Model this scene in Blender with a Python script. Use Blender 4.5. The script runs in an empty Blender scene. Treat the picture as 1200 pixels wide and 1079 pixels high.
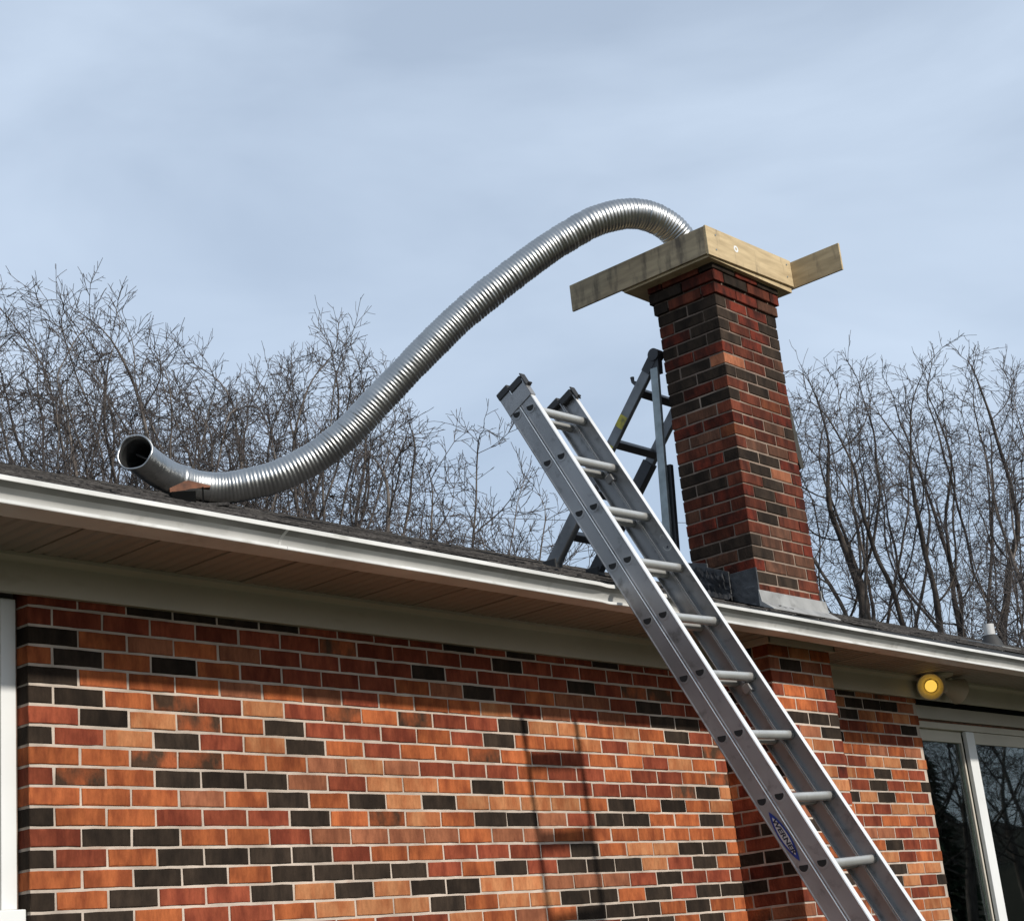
import bpy, math, random
import numpy as np
from mathutils import Vector, Matrix

random.seed(7)
RNG = np.random.default_rng(11)
scene = bpy.context.scene
COL = scene.collection
Z0 = 2.95                     # height of the top full mortar bed of the front wall
B, CH = 0.2032, 0.06773       # brick module length and course height

# ------------------------------------------------------------------ camera
cam_d = bpy.data.cameras.new('camera')
cam = bpy.data.objects.new('camera', cam_d)
COL.objects.link(cam)
yaw, pitch, roll = 0.86674892, 0.307031, -0.10291526
F = Vector((math.sin(yaw)*math.cos(pitch), math.cos(yaw)*math.cos(pitch), math.sin(pitch)))
R0 = Vector((math.cos(yaw), -math.sin(yaw), 0)); U0 = R0.cross(F)
Rr = R0*math.cos(roll) + U0*math.sin(roll); Ur = -R0*math.sin(roll) + U0*math.cos(roll)
M = Matrix((Rr, Ur, -F)).transposed().to_4x4()
M.translation = Vector((-3.0138, -4.7756, Z0 - 1.3749))
cam.matrix_world = M
cam_d.sensor_fit = 'HORIZONTAL'; cam_d.sensor_width = 36.0
cam_d.lens = 1913.22/1200*36.0
cam_d.clip_start = 0.05; cam_d.clip_end = 2000
scene.camera = cam

# ------------------------------------------------------------------ world, sun, exposure
SUN_AZ = math.radians(1.8)    # sun stands a little left of straight in front of the wall
SUN_EL = math.radians(29.8)
to_sun = Vector((-math.sin(SUN_AZ)*math.cos(SUN_EL), -math.cos(SUN_AZ)*math.cos(SUN_EL), math.sin(SUN_EL)))
W = bpy.data.worlds.new('World'); scene.world = W; W.use_nodes = True
nt = W.node_tree; nt.nodes.clear()
out = nt.nodes.new('ShaderNodeOutputWorld'); bg = nt.nodes.new('ShaderNodeBackground')
sky = nt.nodes.new('ShaderNodeTexSky'); sky.sky_type = 'NISHITA'; sky.sun_disc = False
sky.sun_elevation = SUN_EL
sky.sun_rotation = math.atan2(to_sun.x, to_sun.y)
sky.air_density = 1.0; sky.dust_density = 1.6; sky.ozone_density = 1.6; sky.altitude = 200
tc = nt.nodes.new('ShaderNodeTexCoord')
mp = nt.nodes.new('ShaderNodeMapping'); mp.inputs['Scale'].default_value = (1.6, 1.6, 4.5)
nz = nt.nodes.new('ShaderNodeTexNoise'); nz.inputs['Scale'].default_value = 1.7; nz.inputs['Detail'].default_value = 5; nz.inputs['Roughness'].default_value = 0.5; nz.inputs['Distortion'].default_value = 0.4
cr = nt.nodes.new('ShaderNodeValToRGB'); cr.color_ramp.elements[0].position = 0.34; cr.color_ramp.elements[1].position = 0.72
cr.color_ramp.elements[0].color = (0.54, 0.54, 0.54, 1); cr.color_ramp.elements[1].color = (0.88, 0.88, 0.88, 1)
mixc = nt.nodes.new('ShaderNodeMixRGB'); mixc.inputs['Color2'].default_value = (6.4, 7.55, 9.1, 1)   # thin high cloud veil
nt.links.new(tc.outputs['Generated'], mp.inputs['Vector']); nt.links.new(mp.outputs['Vector'], nz.inputs['Vector'])
nt.links.new(nz.outputs['Fac'], cr.inputs['Fac']); nt.links.new(cr.outputs['Color'], mixc.inputs['Fac'])
nt.links.new(sky.outputs['Color'], mixc.inputs['Color1']); nt.links.new(mixc.outputs['Color'], bg.inputs['Color'])
bg.inputs['Strength'].default_value = 0.11
nt.links.new(bg.outputs['Background'], out.inputs['Surface'])
sd = bpy.data.lights.new('sun', 'SUN'); sd.energy = 4.0; sd.angle = math.radians(2.0); sd.color = (1.0, 0.94, 0.85)
so = bpy.data.objects.new('sun', sd); COL.objects.link(so)
so.rotation_euler = (-to_sun).to_track_quat('-Z', 'Y').to_euler(); so.location = (0, -20, 30)
scene.view_settings.view_transform = 'Standard'; scene.view_settings.look = 'None'
scene.view_settings.exposure = 0.0; scene.view_settings.gamma = 1.0; scene.view_settings.use_curve_mapping = False

# ------------------------------------------------------------------ helpers
def mat(name, color=(0.5, 0.5, 0.5), rough=0.6, metal=0.0, var=0.0, vscale=6.0, stretch=(1, 1, 1), color2=None,
        bump=0.0, bscale=60.0, spec=0.5, emit=None, estr=0.0, rvar=0.0, rnd=0.0, ramp=(0.35, 0.65), wear=None, grime=0.0, streak=0.0):
    """procedural surface: base colour broken up by noise, fine relief, optional per-piece variation"""
    m = bpy.data.materials.new(name); m.use_nodes = True
    n = m.node_tree.nodes; l = m.node_tree.links
    p = n['Principled BSDF']
    p.inputs['Roughness'].default_value = rough; p.inputs['Metallic'].default_value = metal
    p.inputs['Specular IOR Level'].default_value = spec
    t = n.new('ShaderNodeTexCoord'); mpn = n.new('ShaderNodeMapping'); mpn.inputs['Scale'].default_value = stretch
    oi = n.new('ShaderNodeObjectInfo'); ge = n.new('ShaderNodeNewGeometry')
    ad = n.new('ShaderNodeMath'); ad.operation = 'ADD'
    l.new(oi.outputs['Random'], ad.inputs[0]); l.new(ge.outputs['Random Per Island'], ad.inputs[1])
    fr = n.new('ShaderNodeMath'); fr.operation = 'FRACT'; l.new(ad.outputs[0], fr.inputs[0])
    mul = n.new('ShaderNodeMath'); mul.operation = 'MULTIPLY'; mul.inputs[1].default_value = 61.7; l.new(fr.outputs[0], mul.inputs[0])
    if rnd > 0:
        l.new(mul.outputs[0], mpn.inputs['Location'])
    l.new(t.outputs['Object'], mpn.inputs['Vector'])
    c2 = color2 if color2 else tuple(c*(1-var) for c in color)
    ns = n.new('ShaderNodeTexNoise'); ns.inputs['Scale'].default_value = vscale; ns.inputs['Detail'].default_value = 5
    l.new(mpn.outputs['Vector'], ns.inputs['Vector'])
    rp = n.new('ShaderNodeValToRGB'); rp.color_ramp.elements[0].position = ramp[0]; rp.color_ramp.elements[1].position = ramp[1]
    rp.color_ramp.elements[0].color = (*c2, 1); rp.color_ramp.elements[1].color = (*color, 1)
    l.new(ns.outputs['Fac'], rp.inputs['Fac'])
    col_out = rp.outputs['Color']
    if streak > 0:   # drag marks and grit
        fm = n.new('ShaderNodeMapping'); fm.inputs['Scale'].default_value = (1, 1, 0.6); l.new(mpn.outputs['Vector'], fm.inputs['Vector'])
        fn = n.new('ShaderNodeTexNoise'); fn.inputs['Scale'].default_value = 34; fn.inputs['Detail'].default_value = 6; fn.inputs['Roughness'].default_value = 0.7
        l.new(fm.outputs['Vector'], fn.inputs['Vector'])
        fr2 = n.new('ShaderNodeMapRange'); fr2.inputs['From Min'].default_value = 0.3; fr2.inputs['From Max'].default_value = 0.7
        fr2.inputs['To Min'].default_value = 1-streak; fr2.inputs['To Max'].default_value = 1+streak*0.7
        l.new(fn.outputs['Fac'], fr2.inputs['Value'])
        fx2 = n.new('ShaderNodeHueSaturation'); l.new(fr2.outputs['Result'], fx2.inputs['Value']); l.new(col_out, fx2.inputs['Color']); col_out = fx2.outputs['Color']
    if wear:      # (colour, scale, position, stretch): dirt, stains
        wm = n.new('ShaderNodeMapping'); wm.inputs['Scale'].default_value = wear[3]
        l.new(t.outputs['Object'], wm.inputs['Vector'])
        wn = n.new('ShaderNodeTexNoise'); wn.inputs['Scale'].default_value = wear[1]; wn.inputs['Detail'].default_value = 7; wn.inputs['Roughness'].default_value = 0.6
        l.new(wm.outputs['Vector'], wn.inputs['Vector'])
        wr = n.new('ShaderNodeValToRGB'); wr.color_ramp.elements[0].position = wear[2]; wr.color_ramp.elements[1].position = wear[2]+0.18
        wr.color_ramp.elements[0].color = (0, 0, 0, 1); wr.color_ramp.elements[1].color = (0.85, 0.85, 0.85, 1)
        l.new(wn.outputs['Fac'], wr.inputs['Fac'])
        wx = n.new('ShaderNodeMixRGB'); wx.inputs['Color2'].default_value = (*wear[0], 1)
        l.new(wr.outputs['Color'], wx.inputs['Fac']); l.new(col_out, wx.inputs['Color1']); col_out = wx.outputs['Color']
    if rnd > 0:
        hs = n.new('ShaderNodeHueSaturation'); ma = n.new('ShaderNodeMapRange')
        ma.inputs['To Min'].default_value = 1-rnd; ma.inputs['To Max'].default_value = 1+rnd
        l.new(fr.outputs[0], ma.inputs['Value']); l.new(ma.outputs['Result'], hs.inputs['Value'])
        l.new(col_out, hs.inputs['Color']); col_out = hs.outputs['Color']
    if grime > 0:    # broad weathering that belongs to the place, read from world position
        gm = n.new('ShaderNodeMapping'); gm.inputs['Scale'].default_value = (1, 1, 0.7)
        l.new(ge.outputs['Position'], gm.inputs['Vector'])
        gn = n.new('ShaderNodeTexNoise'); gn.inputs['Scale'].default_value = 1.9; gn.inputs['Detail'].default_value = 6; gn.inputs['Roughness'].default_value = 0.65
        l.new(gm.outputs['Vector'], gn.inputs['Vector'])
        gr = n.new('ShaderNodeMapRange'); gr.inputs['From Min'].default_value = 0.3; gr.inputs['From Max'].default_value = 0.7
        gr.inputs['To Min'].default_value = 1-grime; gr.inputs['To Max'].default_value = 1+grime*0.35
        l.new(gn.outputs['Fac'], gr.inputs['Value'])
        gx = n.new('ShaderNodeHueSaturation'); l.new(gr.outputs['Result'], gx.inputs['Value']); l.new(col_out, gx.inputs['Color']); col_out = gx.outputs['Color']
    l.new(col_out, p.inputs['Base Color'])
    if rvar > 0:
        mr = n.new('ShaderNodeMapRange'); mr.inputs['To Min'].default_value = rough-rvar; mr.inputs['To Max'].default_value = rough+rvar
        l.new(ns.outputs['Fac'], mr.inputs['Value']); l.new(mr.outputs['Result'], p.inputs['Roughness'])
    if bump > 0:
        bn = n.new('ShaderNodeTexNoise'); bn.inputs['Scale'].default_value = bscale; bn.inputs['Detail'].default_value = 4
        l.new(mpn.outputs['Vector'], bn.inputs['Vector'])
        bp = n.new('ShaderNodeBump'); bp.inputs['Strength'].default_value = bump; bp.inputs['Distance'].default_value = 0.004
        l.new(bn.outputs['Fac'], bp.inputs['Height']); l.new(bp.outputs['Normal'], p.inputs['Normal'])
    if emit:
        p.inputs['Emission Color'].default_value = (*emit, 1); p.inputs['Emission Strength'].default_value = estr
    return m

class MB:
    """collects faces, builds one mesh object"""
    def __init__(s): s.v = []; s.f = []; s.m = []
    def add(s, vs, fs, mi=0):
        o = len(s.v); s.v += [tuple(p) for p in vs]; s.f += [tuple(o+i for i in q) for q in fs]; s.m += [mi]*len(fs)
    def box(s, x0, x1, y0, y1, z0, z1, mi=0):
        s.add([(x0,y0,z0),(x1,y0,z0),(x1,y1,z0),(x0,y1,z0),(x0,y0,z1),(x1,y0,z1),(x1,y1,z1),(x0,y1,z1)],
              [(0,3,2,1),(4,5,6,7),(0,1,5,4),(1,2,6,5),(2,3,7,6),(3,0,4,7)], mi)
    def obox(s, o, X, Y, Z, a, b, c, mi=0):
        """box from ranges a, b, c along axes X, Y, Z at origin o"""
        P = [o + X*a[i] + Y*b[j] + Z*c[k] for k in (0,1) for (i,j) in ((0,0),(1,0),(1,1),(0,1))]
        s.add(P, [(0,3,2,1),(4,5,6,7),(0,1,5,4),(1,2,6,5),(2,3,7,6),(3,0,4,7)], mi)
    def prism(s, prof, p0, p1, X, Y, mi=0, cap=True):
        """closed profile (list of (a,b) along X,Y) swept from p0 to p1"""
        n = len(prof)
        V = [p0 + X*a + Y*b for a, b in prof] + [p1 + X*a + Y*b for a, b in prof]
        fs = [(i, (i+1) % n, n+(i+1) % n, n+i) for i in range(n)]
        if cap: fs += [tuple(range(n))[::-1], tuple(range(n, 2*n))]
        s.add(V, fs, mi)
    def tube(s, pts, rad, n=10, mi=0, cap=True):
        pts = [Vector(p) for p in pts]
        if not hasattr(rad, '__len__'): rad = [rad]*len(pts)
        t0 = (pts[1]-pts[0]).normalized()
        u = t0.orthogonal().normalized(); tp = t0; base = len(s.v)
        for i, p in enumerate(pts):
            a = pts[max(i-1, 0)]; b = pts[min(i+1, len(pts)-1)]
            t = (b-a).normalized() if (b-a).length > 1e-9 else tp
            if i and t.dot(tp) < 0: t = -t
            tp = t; u = (u - t*u.dot(t)).normalized(); w = t.cross(u)
            for k in range(n):
                an = 2*math.pi*k/n; s.v.append(tuple(p + (u*math.cos(an)+w*math.sin(an))*rad[i]))
        for i in range(len(pts)-1):
            for k in range(n):
                s.f.append((base+i*n+k, base+i*n+(k+1) % n, base+(i+1)*n+(k+1) % n, base+(i+1)*n+k)); s.m.append(mi)
        if cap:
            s.f.append(tuple(base+k for k in range(n))[::-1]); s.m.append(mi)
            e = base+(len(pts)-1)*n; s.f.append(tuple(e+k for k in range(n))); s.m.append(mi)
    def build(s, name, mats, parent=None, smooth=None, bevel=0.0, kind=None):
        me = bpy.data.meshes.new(name); me.from_pydata(s.v, [], s.f); me.validate(); me.update()
        if not isinstance(mats, (list, tuple)): mats = [mats]
        for m in mats: me.materials.append(m)
        if len(mats) > 1 and len(me.polygons) == len(s.m): me.polygons.foreach_set('material_index', s.m)
        o = bpy.data.objects.new(name, me); COL.objects.link(o)
        if parent: o.parent = parent; o.matrix_parent_inverse = parent_world(parent).inverted()
        if bevel > 0:
            md = o.modifiers.new('bevel', 'BEVEL'); md.width = bevel; md.segments = 2; md.limit_method = 'ANGLE'; md.angle_limit = math.radians(35)
        if smooth is not None:
            me.polygons.foreach_set('use_smooth', [True]*len(me.polygons))
            try: me.set_sharp_from_angle(angle=math.radians(smooth))
            except Exception: pass
        if kind: o['kind'] = kind
        return o

def parent_world(o):
    m = o.matrix_basis.copy()
    p = o.parent
    return (parent_world(p) @ o.matrix_parent_inverse @ m) if p else m

def thing(name, label, cat, loc=(0, 0, 0), group=None):
    o = bpy.data.objects.new(name, None); COL.objects.link(o); o.location = loc; o.empty_display_size = 0.3
    o['label'] = label; o['category'] = cat
    if group: o['group'] = group
    return o

V = Vector
# ------------------------------------------------------------------ materials
BR = {   # fired brick colours; flashed blotches and drag streaks run up the face
 'O': mat('brick_orange', (0.396, 0.114, 0.040), 0.9, color2=(0.238, 0.062, 0.024), vscale=7, stretch=(2.2, 2.2, 1.0), bump=0.7, bscale=45, rnd=0.22, spec=0.12, ramp=(0.38, 0.60), grime=0.32, streak=0.24),
 'R': mat('brick_red', (0.246, 0.060, 0.030), 0.9, color2=(0.150, 0.033, 0.018), vscale=7, stretch=(2.2, 2.2, 1.0), bump=0.7, bscale=45, rnd=0.24, spec=0.12, ramp=(0.38, 0.60), grime=0.32, streak=0.24),
 'T': mat('brick_tan', (0.440, 0.189, 0.084), 0.9, color2=(0.334, 0.114, 0.046), vscale=7, stretch=(2.2, 2.2, 1.0), bump=0.7, bscale=45, rnd=0.16, spec=0.12, ramp=(0.36, 0.60), grime=0.32, streak=0.24),
 'B': mat('brick_brown', (0.299, 0.113, 0.058), 0.9, color2=(0.202, 0.072, 0.038), vscale=7, stretch=(2.2, 2.2, 1.0), bump=0.7, bscale=45, rnd=0.18, spec=0.12, ramp=(0.38, 0.60), grime=0.32, streak=0.24),
 'M': mat('brick_mottled', (0.299, 0.084, 0.033), 0.9, color2=(0.066, 0.037, 0.023), vscale=5, stretch=(2.6, 2.6, 1.6), bump=0.7, bscale=45, rnd=0.22, spec=0.12, ramp=(0.40, 0.60), grime=0.32, streak=0.24),
 'K': mat('brick_charcoal', (0.040, 0.028, 0.020), 0.9, color2=(0.020, 0.0145, 0.011), vscale=7, stretch=(2.2, 2.2, 1.0), bump=0.7, bscale=45, rnd=0.28, spec=0.12, grime=0.32, streak=0.24),
 'D': mat('brick_dark_red', (0.135, 0.026, 0.015), 0.9, color2=(0.045, 0.014, 0.010), vscale=5, stretch=(3, 3, 1.5), bump=0.7, bscale=45, rnd=0.28, spec=0.12, ramp=(0.38, 0.6), grime=0.32, streak=0.24),

 'r': mat('brick_red_sooty', (0.140, 0.039, 0.022), 0.9, color2=(0.062, 0.019, 0.012), vscale=6, stretch=(3, 3, 0.9), bump=0.7, bscale=45, rnd=0.26, spec=0.12, ramp=(0.36, 0.62), grime=0.35, streak=0.24),
 'o': mat('brick_orange_sooty', (0.215, 0.066, 0.029), 0.9, color2=(0.115, 0.034, 0.017), vscale=6, stretch=(3, 3, 0.9), bump=0.7, bscale=45, rnd=0.22, spec=0.12, ramp=(0.36, 0.62), grime=0.35, streak=0.24),
 'b': mat('brick_brown_sooty', (0.125, 0.058, 0.036), 0.9, color2=(0.065, 0.033, 0.022), vscale=6, stretch=(3, 3, 0.9), bump=0.7, bscale=45, rnd=0.22, spec=0.12, ramp=(0.36, 0.62), grime=0.35, streak=0.24),
}
KEYS = 'ORTBMKDrob'
BMATS = [BR[k] for k in KEYS]
mortar = mat('mortar', (0.56, 0.475, 0.40), 0.95, var=0.30, vscale=7, bump=0.6, bscale=90, spec=0.15, wear=((0.36, 0.26, 0.20), 6, 0.56, (1, 1, 1)), grime=0.25)
mortar_old = mat('mortar_weathered', (0.24, 0.18, 0.145), 0.95, var=0.5, vscale=5, bump=0.6, bscale=90, spec=0.15, wear=((0.05, 0.04, 0.03), 4, 0.50, (1, 1, 1)))
mortar_mid = mat('mortar_greyed', (0.32, 0.245, 0.195), 0.95, var=0.4, vscale=5, bump=0.6, bscale=90, spec=0.15, wear=((0.13, 0.095, 0.075), 4, 0.54, (1, 1, 1)), grime=0.3)
white_alu = mat('white_aluminium', (0.72, 0.72, 0.70), 0.42, color2=(0.55, 0.55, 0.525), vscale=3, wear=((0.34, 0.33, 0.29), 2.4, 0.57, (2.2, 2, 7)), spec=0.5, grime=0.14)
gutter_face = mat('weathered_shaded_gutter_face', (0.56, 0.56, 0.54), 0.5, color2=(0.45, 0.45, 0.43), vscale=3, stretch=(1, 1, 3), wear=((0.26, 0.25, 0.22), 2.4, 0.58, (3, 2, 3)), grime=0.18)  # weathered, with the shade of the gutter body mixed into its grey
gutter_shade = mat('gutter_recess_shade', (0.29, 0.285, 0.265), 0.7, color2=(0.18, 0.175, 0.16), vscale=3, stretch=(1.5, 1, 3))  # shade below the lip and above the bead, painted as darker colour
trim_paint = mat('beige_trim_paint', (0.50, 0.465, 0.39), 0.55, var=0.08, vscale=3, wear=((0.36, 0.32, 0.25), 4, 0.62, (1, 1, 3)))
soffit_m = mat('tan_soffit_vinyl', (0.35, 0.305, 0.26), 0.6, var=0.12, vscale=2.5, rnd=0.03)
frame_w = mat('white_frame_vinyl', (0.70, 0.71, 0.70), 0.4, var=0.05, vscale=5, wear=((0.55, 0.55, 0.52), 9, 0.64, (1, 1, 1)))
frame_g = mat('taupe_door_metal', (0.40, 0.37, 0.31), 0.4, var=0.08, vscale=4)
shingle_m = mat('asphalt_shingle', (0.075, 0.070, 0.066), 0.95, color2=(0.028, 0.026, 0.025), vscale=40, bump=1.0, bscale=220, rnd=0.35, spec=0.2)
alu = mat('ladder_aluminium', (0.36, 0.36, 0.362), 0.40, 0.5, var=0.30, vscale=3.0, stretch=(1, 1, 1), rvar=0.10, bump=0.08, bscale=120, wear=((0.13, 0.128, 0.125), 7, 0.56, (2, 2, 2)))
alu_edge = mat('glinting_aluminium_edge', (0.80, 0.80, 0.79), 0.35, 0.35, var=0.08, vscale=8)  # sun glint along the front flange, painted as a paler metal
alu_light = mat('rung_aluminium', (0.60, 0.60, 0.575), 0.42, 0.65, var=0.15, vscale=9, wear=((0.36, 0.35, 0.33), 14, 0.60, (1, 1, 1)))
alu_bright = mat('liner_aluminium', (0.42, 0.425, 0.42), 0.34, 1.0, var=0.16, vscale=7, rvar=0.08, bump=0.12, bscale=45, wear=((0.30, 0.30, 0.30), 9, 0.58, (1, 1, 1)))
black_pl = mat('black_plastic', (0.018, 0.018, 0.018), 0.5, var=0.2, vscale=20)
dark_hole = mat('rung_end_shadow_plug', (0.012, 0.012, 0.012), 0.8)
fold_alu = mat('dull_aluminium', (0.21, 0.22, 0.23), 0.5, 0.55, var=0.35, vscale=7, wear=((0.06, 0.06, 0.06), 9, 0.55, (1, 1, 1)))
fold_dark = mat('dark_ladder_metal', (0.055, 0.057, 0.062), 0.5, 0.4, var=0.3, vscale=8)
galv = mat('galvanised_steel', (0.36, 0.41, 0.42), 0.45, 0.6, var=0.3, vscale=14)
yellow_m = mat('yellow_sticker', (0.50, 0.43, 0.05), 0.6, color2=(0.18, 0.16, 0.05), vscale=22, ramp=(0.35, 0.6))
wood = mat('formwork_board', (0.53, 0.415, 0.25), 0.85, color2=(0.39, 0.30, 0.178), vscale=5, stretch=(1, 1, 7), bump=0.3, bscale=60,
           wear=((0.16, 0.13, 0.095), 4.0, 0.58, (4, 4, 1.0)), spec=0.2)
wood_dirty = mat('formwork_board_stained', (0.41, 0.33, 0.215), 0.85, color2=(0.28, 0.225, 0.15), vscale=5, stretch=(1, 1, 7), bump=0.3, bscale=60,
           wear=((0.09, 0.075, 0.06), 3.0, 0.50, (5, 5, 1.2)), spec=0.2)
flash_g = mat('grey_flashing', (0.33, 0.33, 0.32), 0.6, 0.15, var=0.3, vscale=9, wear=((0.14, 0.135, 0.125), 12, 0.56, (1, 1, 1)), bump=0.2, bscale=30)
flash_b = mat('tarred_flashing', (0.040, 0.043, 0.048), 0.45, 0.0, color2=(0.012, 0.012, 0.013), vscale=14, bump=1.0, bscale=22, wear=((0.16, 0.17, 0.18), 10, 0.60, (1, 1, 3)))
pvc = mat('white_pvc', (0.52, 0.52, 0.51), 0.5, var=0.15, vscale=9)
rubber = mat('black_rubber', (0.03, 0.03, 0.03), 0.7, var=0.3, vscale=8)
rust = mat('rusty_sheet', (0.21, 0.085, 0.045), 0.85, color2=(0.06, 0.03, 0.02), vscale=16, bump=0.6, bscale=40)
blue_ink = mat('blue_label_ink', (0.004, 0.028, 0.20), 0.4)
label_g = mat('label_silver', (0.50, 0.50, 0.50), 0.45, 0.3)
black_ink = mat('black_label_ink', (0.012, 0.014, 0.03), 0.5)
lamp_w = mat('lamp_white_enamel', (0.50, 0.46, 0.37), 0.45, var=0.06)
lamp_on = mat('lit_bulb', (0.9, 0.7, 0.3), 0.4, emit=(1.0, 0.62, 0.10), estr=0.95)
bark = mat('bark', (0.155, 0.135, 0.118), 0.95, color2=(0.060, 0.050, 0.045), vscale=3.0, bump=0.8, bscale=9, stretch=(3, 3, 1), spec=0.15, rnd=0.1)
bark_dark = mat('bark_dark', (0.085, 0.072, 0.062), 0.95, color2=(0.034, 0.029, 0.026), vscale=3.0, bump=0.8, bscale=9, stretch=(3, 3, 1), spec=0.15, rnd=0.1)
twig_m = mat('twig_bark', (0.105, 0.092, 0.087), 0.95, color2=(0.060, 0.053, 0.051), vscale=2.0, spec=0.15)
needle_m = mat('conifer_needles', (0.028, 0.052, 0.026), 0.9, color2=(0.013, 0.026, 0.015), vscale=3, spec=0.2)
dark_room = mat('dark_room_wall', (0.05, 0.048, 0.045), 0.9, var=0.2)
cable_m = mat('cable_black', (0.02, 0.02, 0.022), 0.7)
grass = mat('winter_grass', (0.060, 0.057, 0.033), 0.95, color2=(0.032, 0.036, 0.018), vscale=0.7, bump=0.8, bscale=25, spec=0.15)
hill_m = mat('wooded_slope', (0.040, 0.038, 0.028), 0.95, color2=(0.018, 0.021, 0.014), vscale=0.25, bump=1.0, bscale=3, spec=0.1)
gl = bpy.data.materials.new('window_glass'); gl.use_nodes = True
gp = gl.node_tree.nodes['Principled BSDF']; gp.inputs['Base Color'].default_value = (0.55, 0.70, 0.66, 1); gp.inputs['Roughness'].default_value = 0.01
gp.inputs['Transmission Weight'].default_value = 1.0; gp.inputs['IOR'].default_value = 1.5

# ------------------------------------------------------------------ ground and far slope
g = MB(); n = 60
xs = np.concatenate([-np.geomspace(600, 6, 22), np.linspace(-5, 20, 16), np.geomspace(24, 600, 22)])
ys = np.concatenate([-np.geomspace(600, 6, 22), np.linspace(-5, 12, 10), np.geomspace(14, 600, 22)])
gv = [(x, y, 0.0) for y in ys for x in xs]; nx = len(xs)
g.add(gv, [(j*nx+i, j*nx+i+1, (j+1)*nx+i+1, (j+1)*nx+i) for j in range(len(ys)-1) for i in range(nx-1)])
g.build('ground', grass, kind='structure')
h = MB(); nn = 48; hv = []
for i in range(nn+1):
    a = math.radians(82 + 76*i/nn)          # east to south-east, seen only in the door glass
    for k, r in enumerate((44, 52, 62, 76, 95, 130)):
        zz = (0.0, 1.5, 3.6, 5.5, 7.0, 8.5)[k] * (1 + 0.12*math.sin(i*1.3+k) + 0.08*math.sin(i*0.37))
        hv.append((6.5 + r*math.sin(a), r*math.cos(a), zz - 0.05))
h.add(hv, [(i*6+k, (i+1)*6+k, (i+1)*6+k+1, i*6+k+1) for i in range(nn) for k in range(5)])
h.build('hill', hill_m, kind='structure', smooth=60)

# ------------------------------------------------------------------ house
house = thing('brick_house', 'low brick house with white gutter, tan soffit and a sliding glass door', 'house', (2.0, 0.0, 0.0))
XL, XR = -4.6, 16.0                       # ends of the house
WE = 20*B - 0.010                         # end of the left wall at the chimney
CX0, CX1, CY0, CY1 = WE+0.002, WE+0.6016, -0.342, 0.054   # chimney footprint
DX0 = 6.196                               # right end of the brick beside the door
RDG = 3.7; EY = -0.565; SL = 0.400        # ridge line, roof edge, slope
def roofz(y): return Z0 + 0.203 + SL*(y+0.62)

# walls: mortar bodies with bricks laid on them
wm = MB(); wm.box(0.004, WE-0.003, 0.004, 0.20, 0, Z0+0.10)
wall_l = wm.build('brick_wall', mortar, house); wall_l['label'] = 'long brick wall left of the chimney'
wm = MB(); wm.box(CX1-0.05, DX0-0.004, 0.004, 0.20, 0, Z0+0.10)
wall_r = wm.build('brick_wall', mortar, house); wall_r['label'] = 'short brick wall between chimney and sliding door'
wm = MB(); wm.box(XL, -1.40, 0.004, 0.20, 0, Z0+0.10); wm.box(-1.40, 0.004, 0.075, 0.20, 0, Z0-1.15)
wm.box(8.75, XR, 0.004, 0.20, 0, Z0+0.10)
wm.box(XL, XL+0.2, 0.2, 8.0, 0, Z0+0.1); wm.box(XR-0.2, XR, 0.2, 8.0, 0, Z0+0.1); wm.box(XL, XR, 8.0, 8.2, 0, Z0+0.1)
# gables
for gx in (XL, XR-0.2):
    wm.prism([(0.0, Z0+0.1), (8.2, Z0+0.1), (RDG, roofz(RDG)-0.06)], V((gx, 0, 0)), V((gx+0.2, 0, 0)), V((0, 1, 0)), V((0, 0, 1)))
wm.build('outer_wall', BR['B'], house)
wm = MB(); wm.box(XL+0.25, XR-0.25, 3.2, 3.25, 0.02, Z0+0.15); wm.box(XL+0.25, XR-0.25, 0.3, 3.2, 0.02, 0.06); wm.box(XL+0.25, XR-0.25, 0.22, 3.2, Z0+0.12, Z0+0.15)
wm.build('room_inside', dark_room, house)

_bm = {}
def brick_mesh(L, var):
    """brick L long on x (0..L), face at y=0 looking to -y, 0.092 deep, worn edges"""
    key = (round(L, 4), var)
    if key in _bm: return _bm[key]
    r = random.Random(hash(key) % 100003)
    hz = CH - 0.0098; d = 0.092; c = 0.0026; nx_ = 4 if L > 0.12 else 2
    j = lambda s=0.0011: r.uniform(-s, s)
    chip = lambda: (r.uniform(0.002, 0.0045) if r.random() < 0.14 else 0.0)
    ol = [(L*i/nx_, 0.0) for i in range(nx_+1)] + [(L*i/nx_, hz) for i in range(nx_, -1, -1)]
    front, mid = [], []
    for a_, b_ in ol:
        sx_ = 1 if a_ < L/2 - 1e-6 else (-1 if a_ > L/2 + 1e-6 else 0); sz_ = 1 if b_ < hz/2 else -1; edge_ = a_ < 1e-6 or a_ > L-1e-6
        k_ = c + chip()
        front.append((a_ + (sx_*k_ if edge_ else 0) + j(), j(.0006), b_ + sz_*k_ + j())); mid.append((a_ + j()*(1 if edge_ else 0), c+abs(j()), b_ + j()))
    n_o = len(ol); back = [(0, d, 0), (L, d, 0), (L, d, hz), (0, d, hz)]
    vs = front+mid+back; q0 = 2*n_o
    fs = [tuple(range(n_o))] + [(n_o+i, n_o+(i+1) % n_o, (i+1) % n_o, i) for i in range(n_o)]
    fs += [tuple([q0, q0+1] + [n_o+i for i in range(nx_, -1, -1)]), (q0+1, q0+2, n_o+nx_+1, n_o+nx_), tuple([q0+2, q0+3] + [n_o+i for i in range(2*nx_+1, nx_, -1)]), (q0+3, q0, n_o, n_o+2*nx_+1), (q0+3, q0+2, q0+1, q0)]
    me = bpy.data.meshes.new('brick'); me.from_pydata(vs, [], fs); me.update(); me.materials.append(BR['O'])
    _bm[key] = me
    return me

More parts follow.
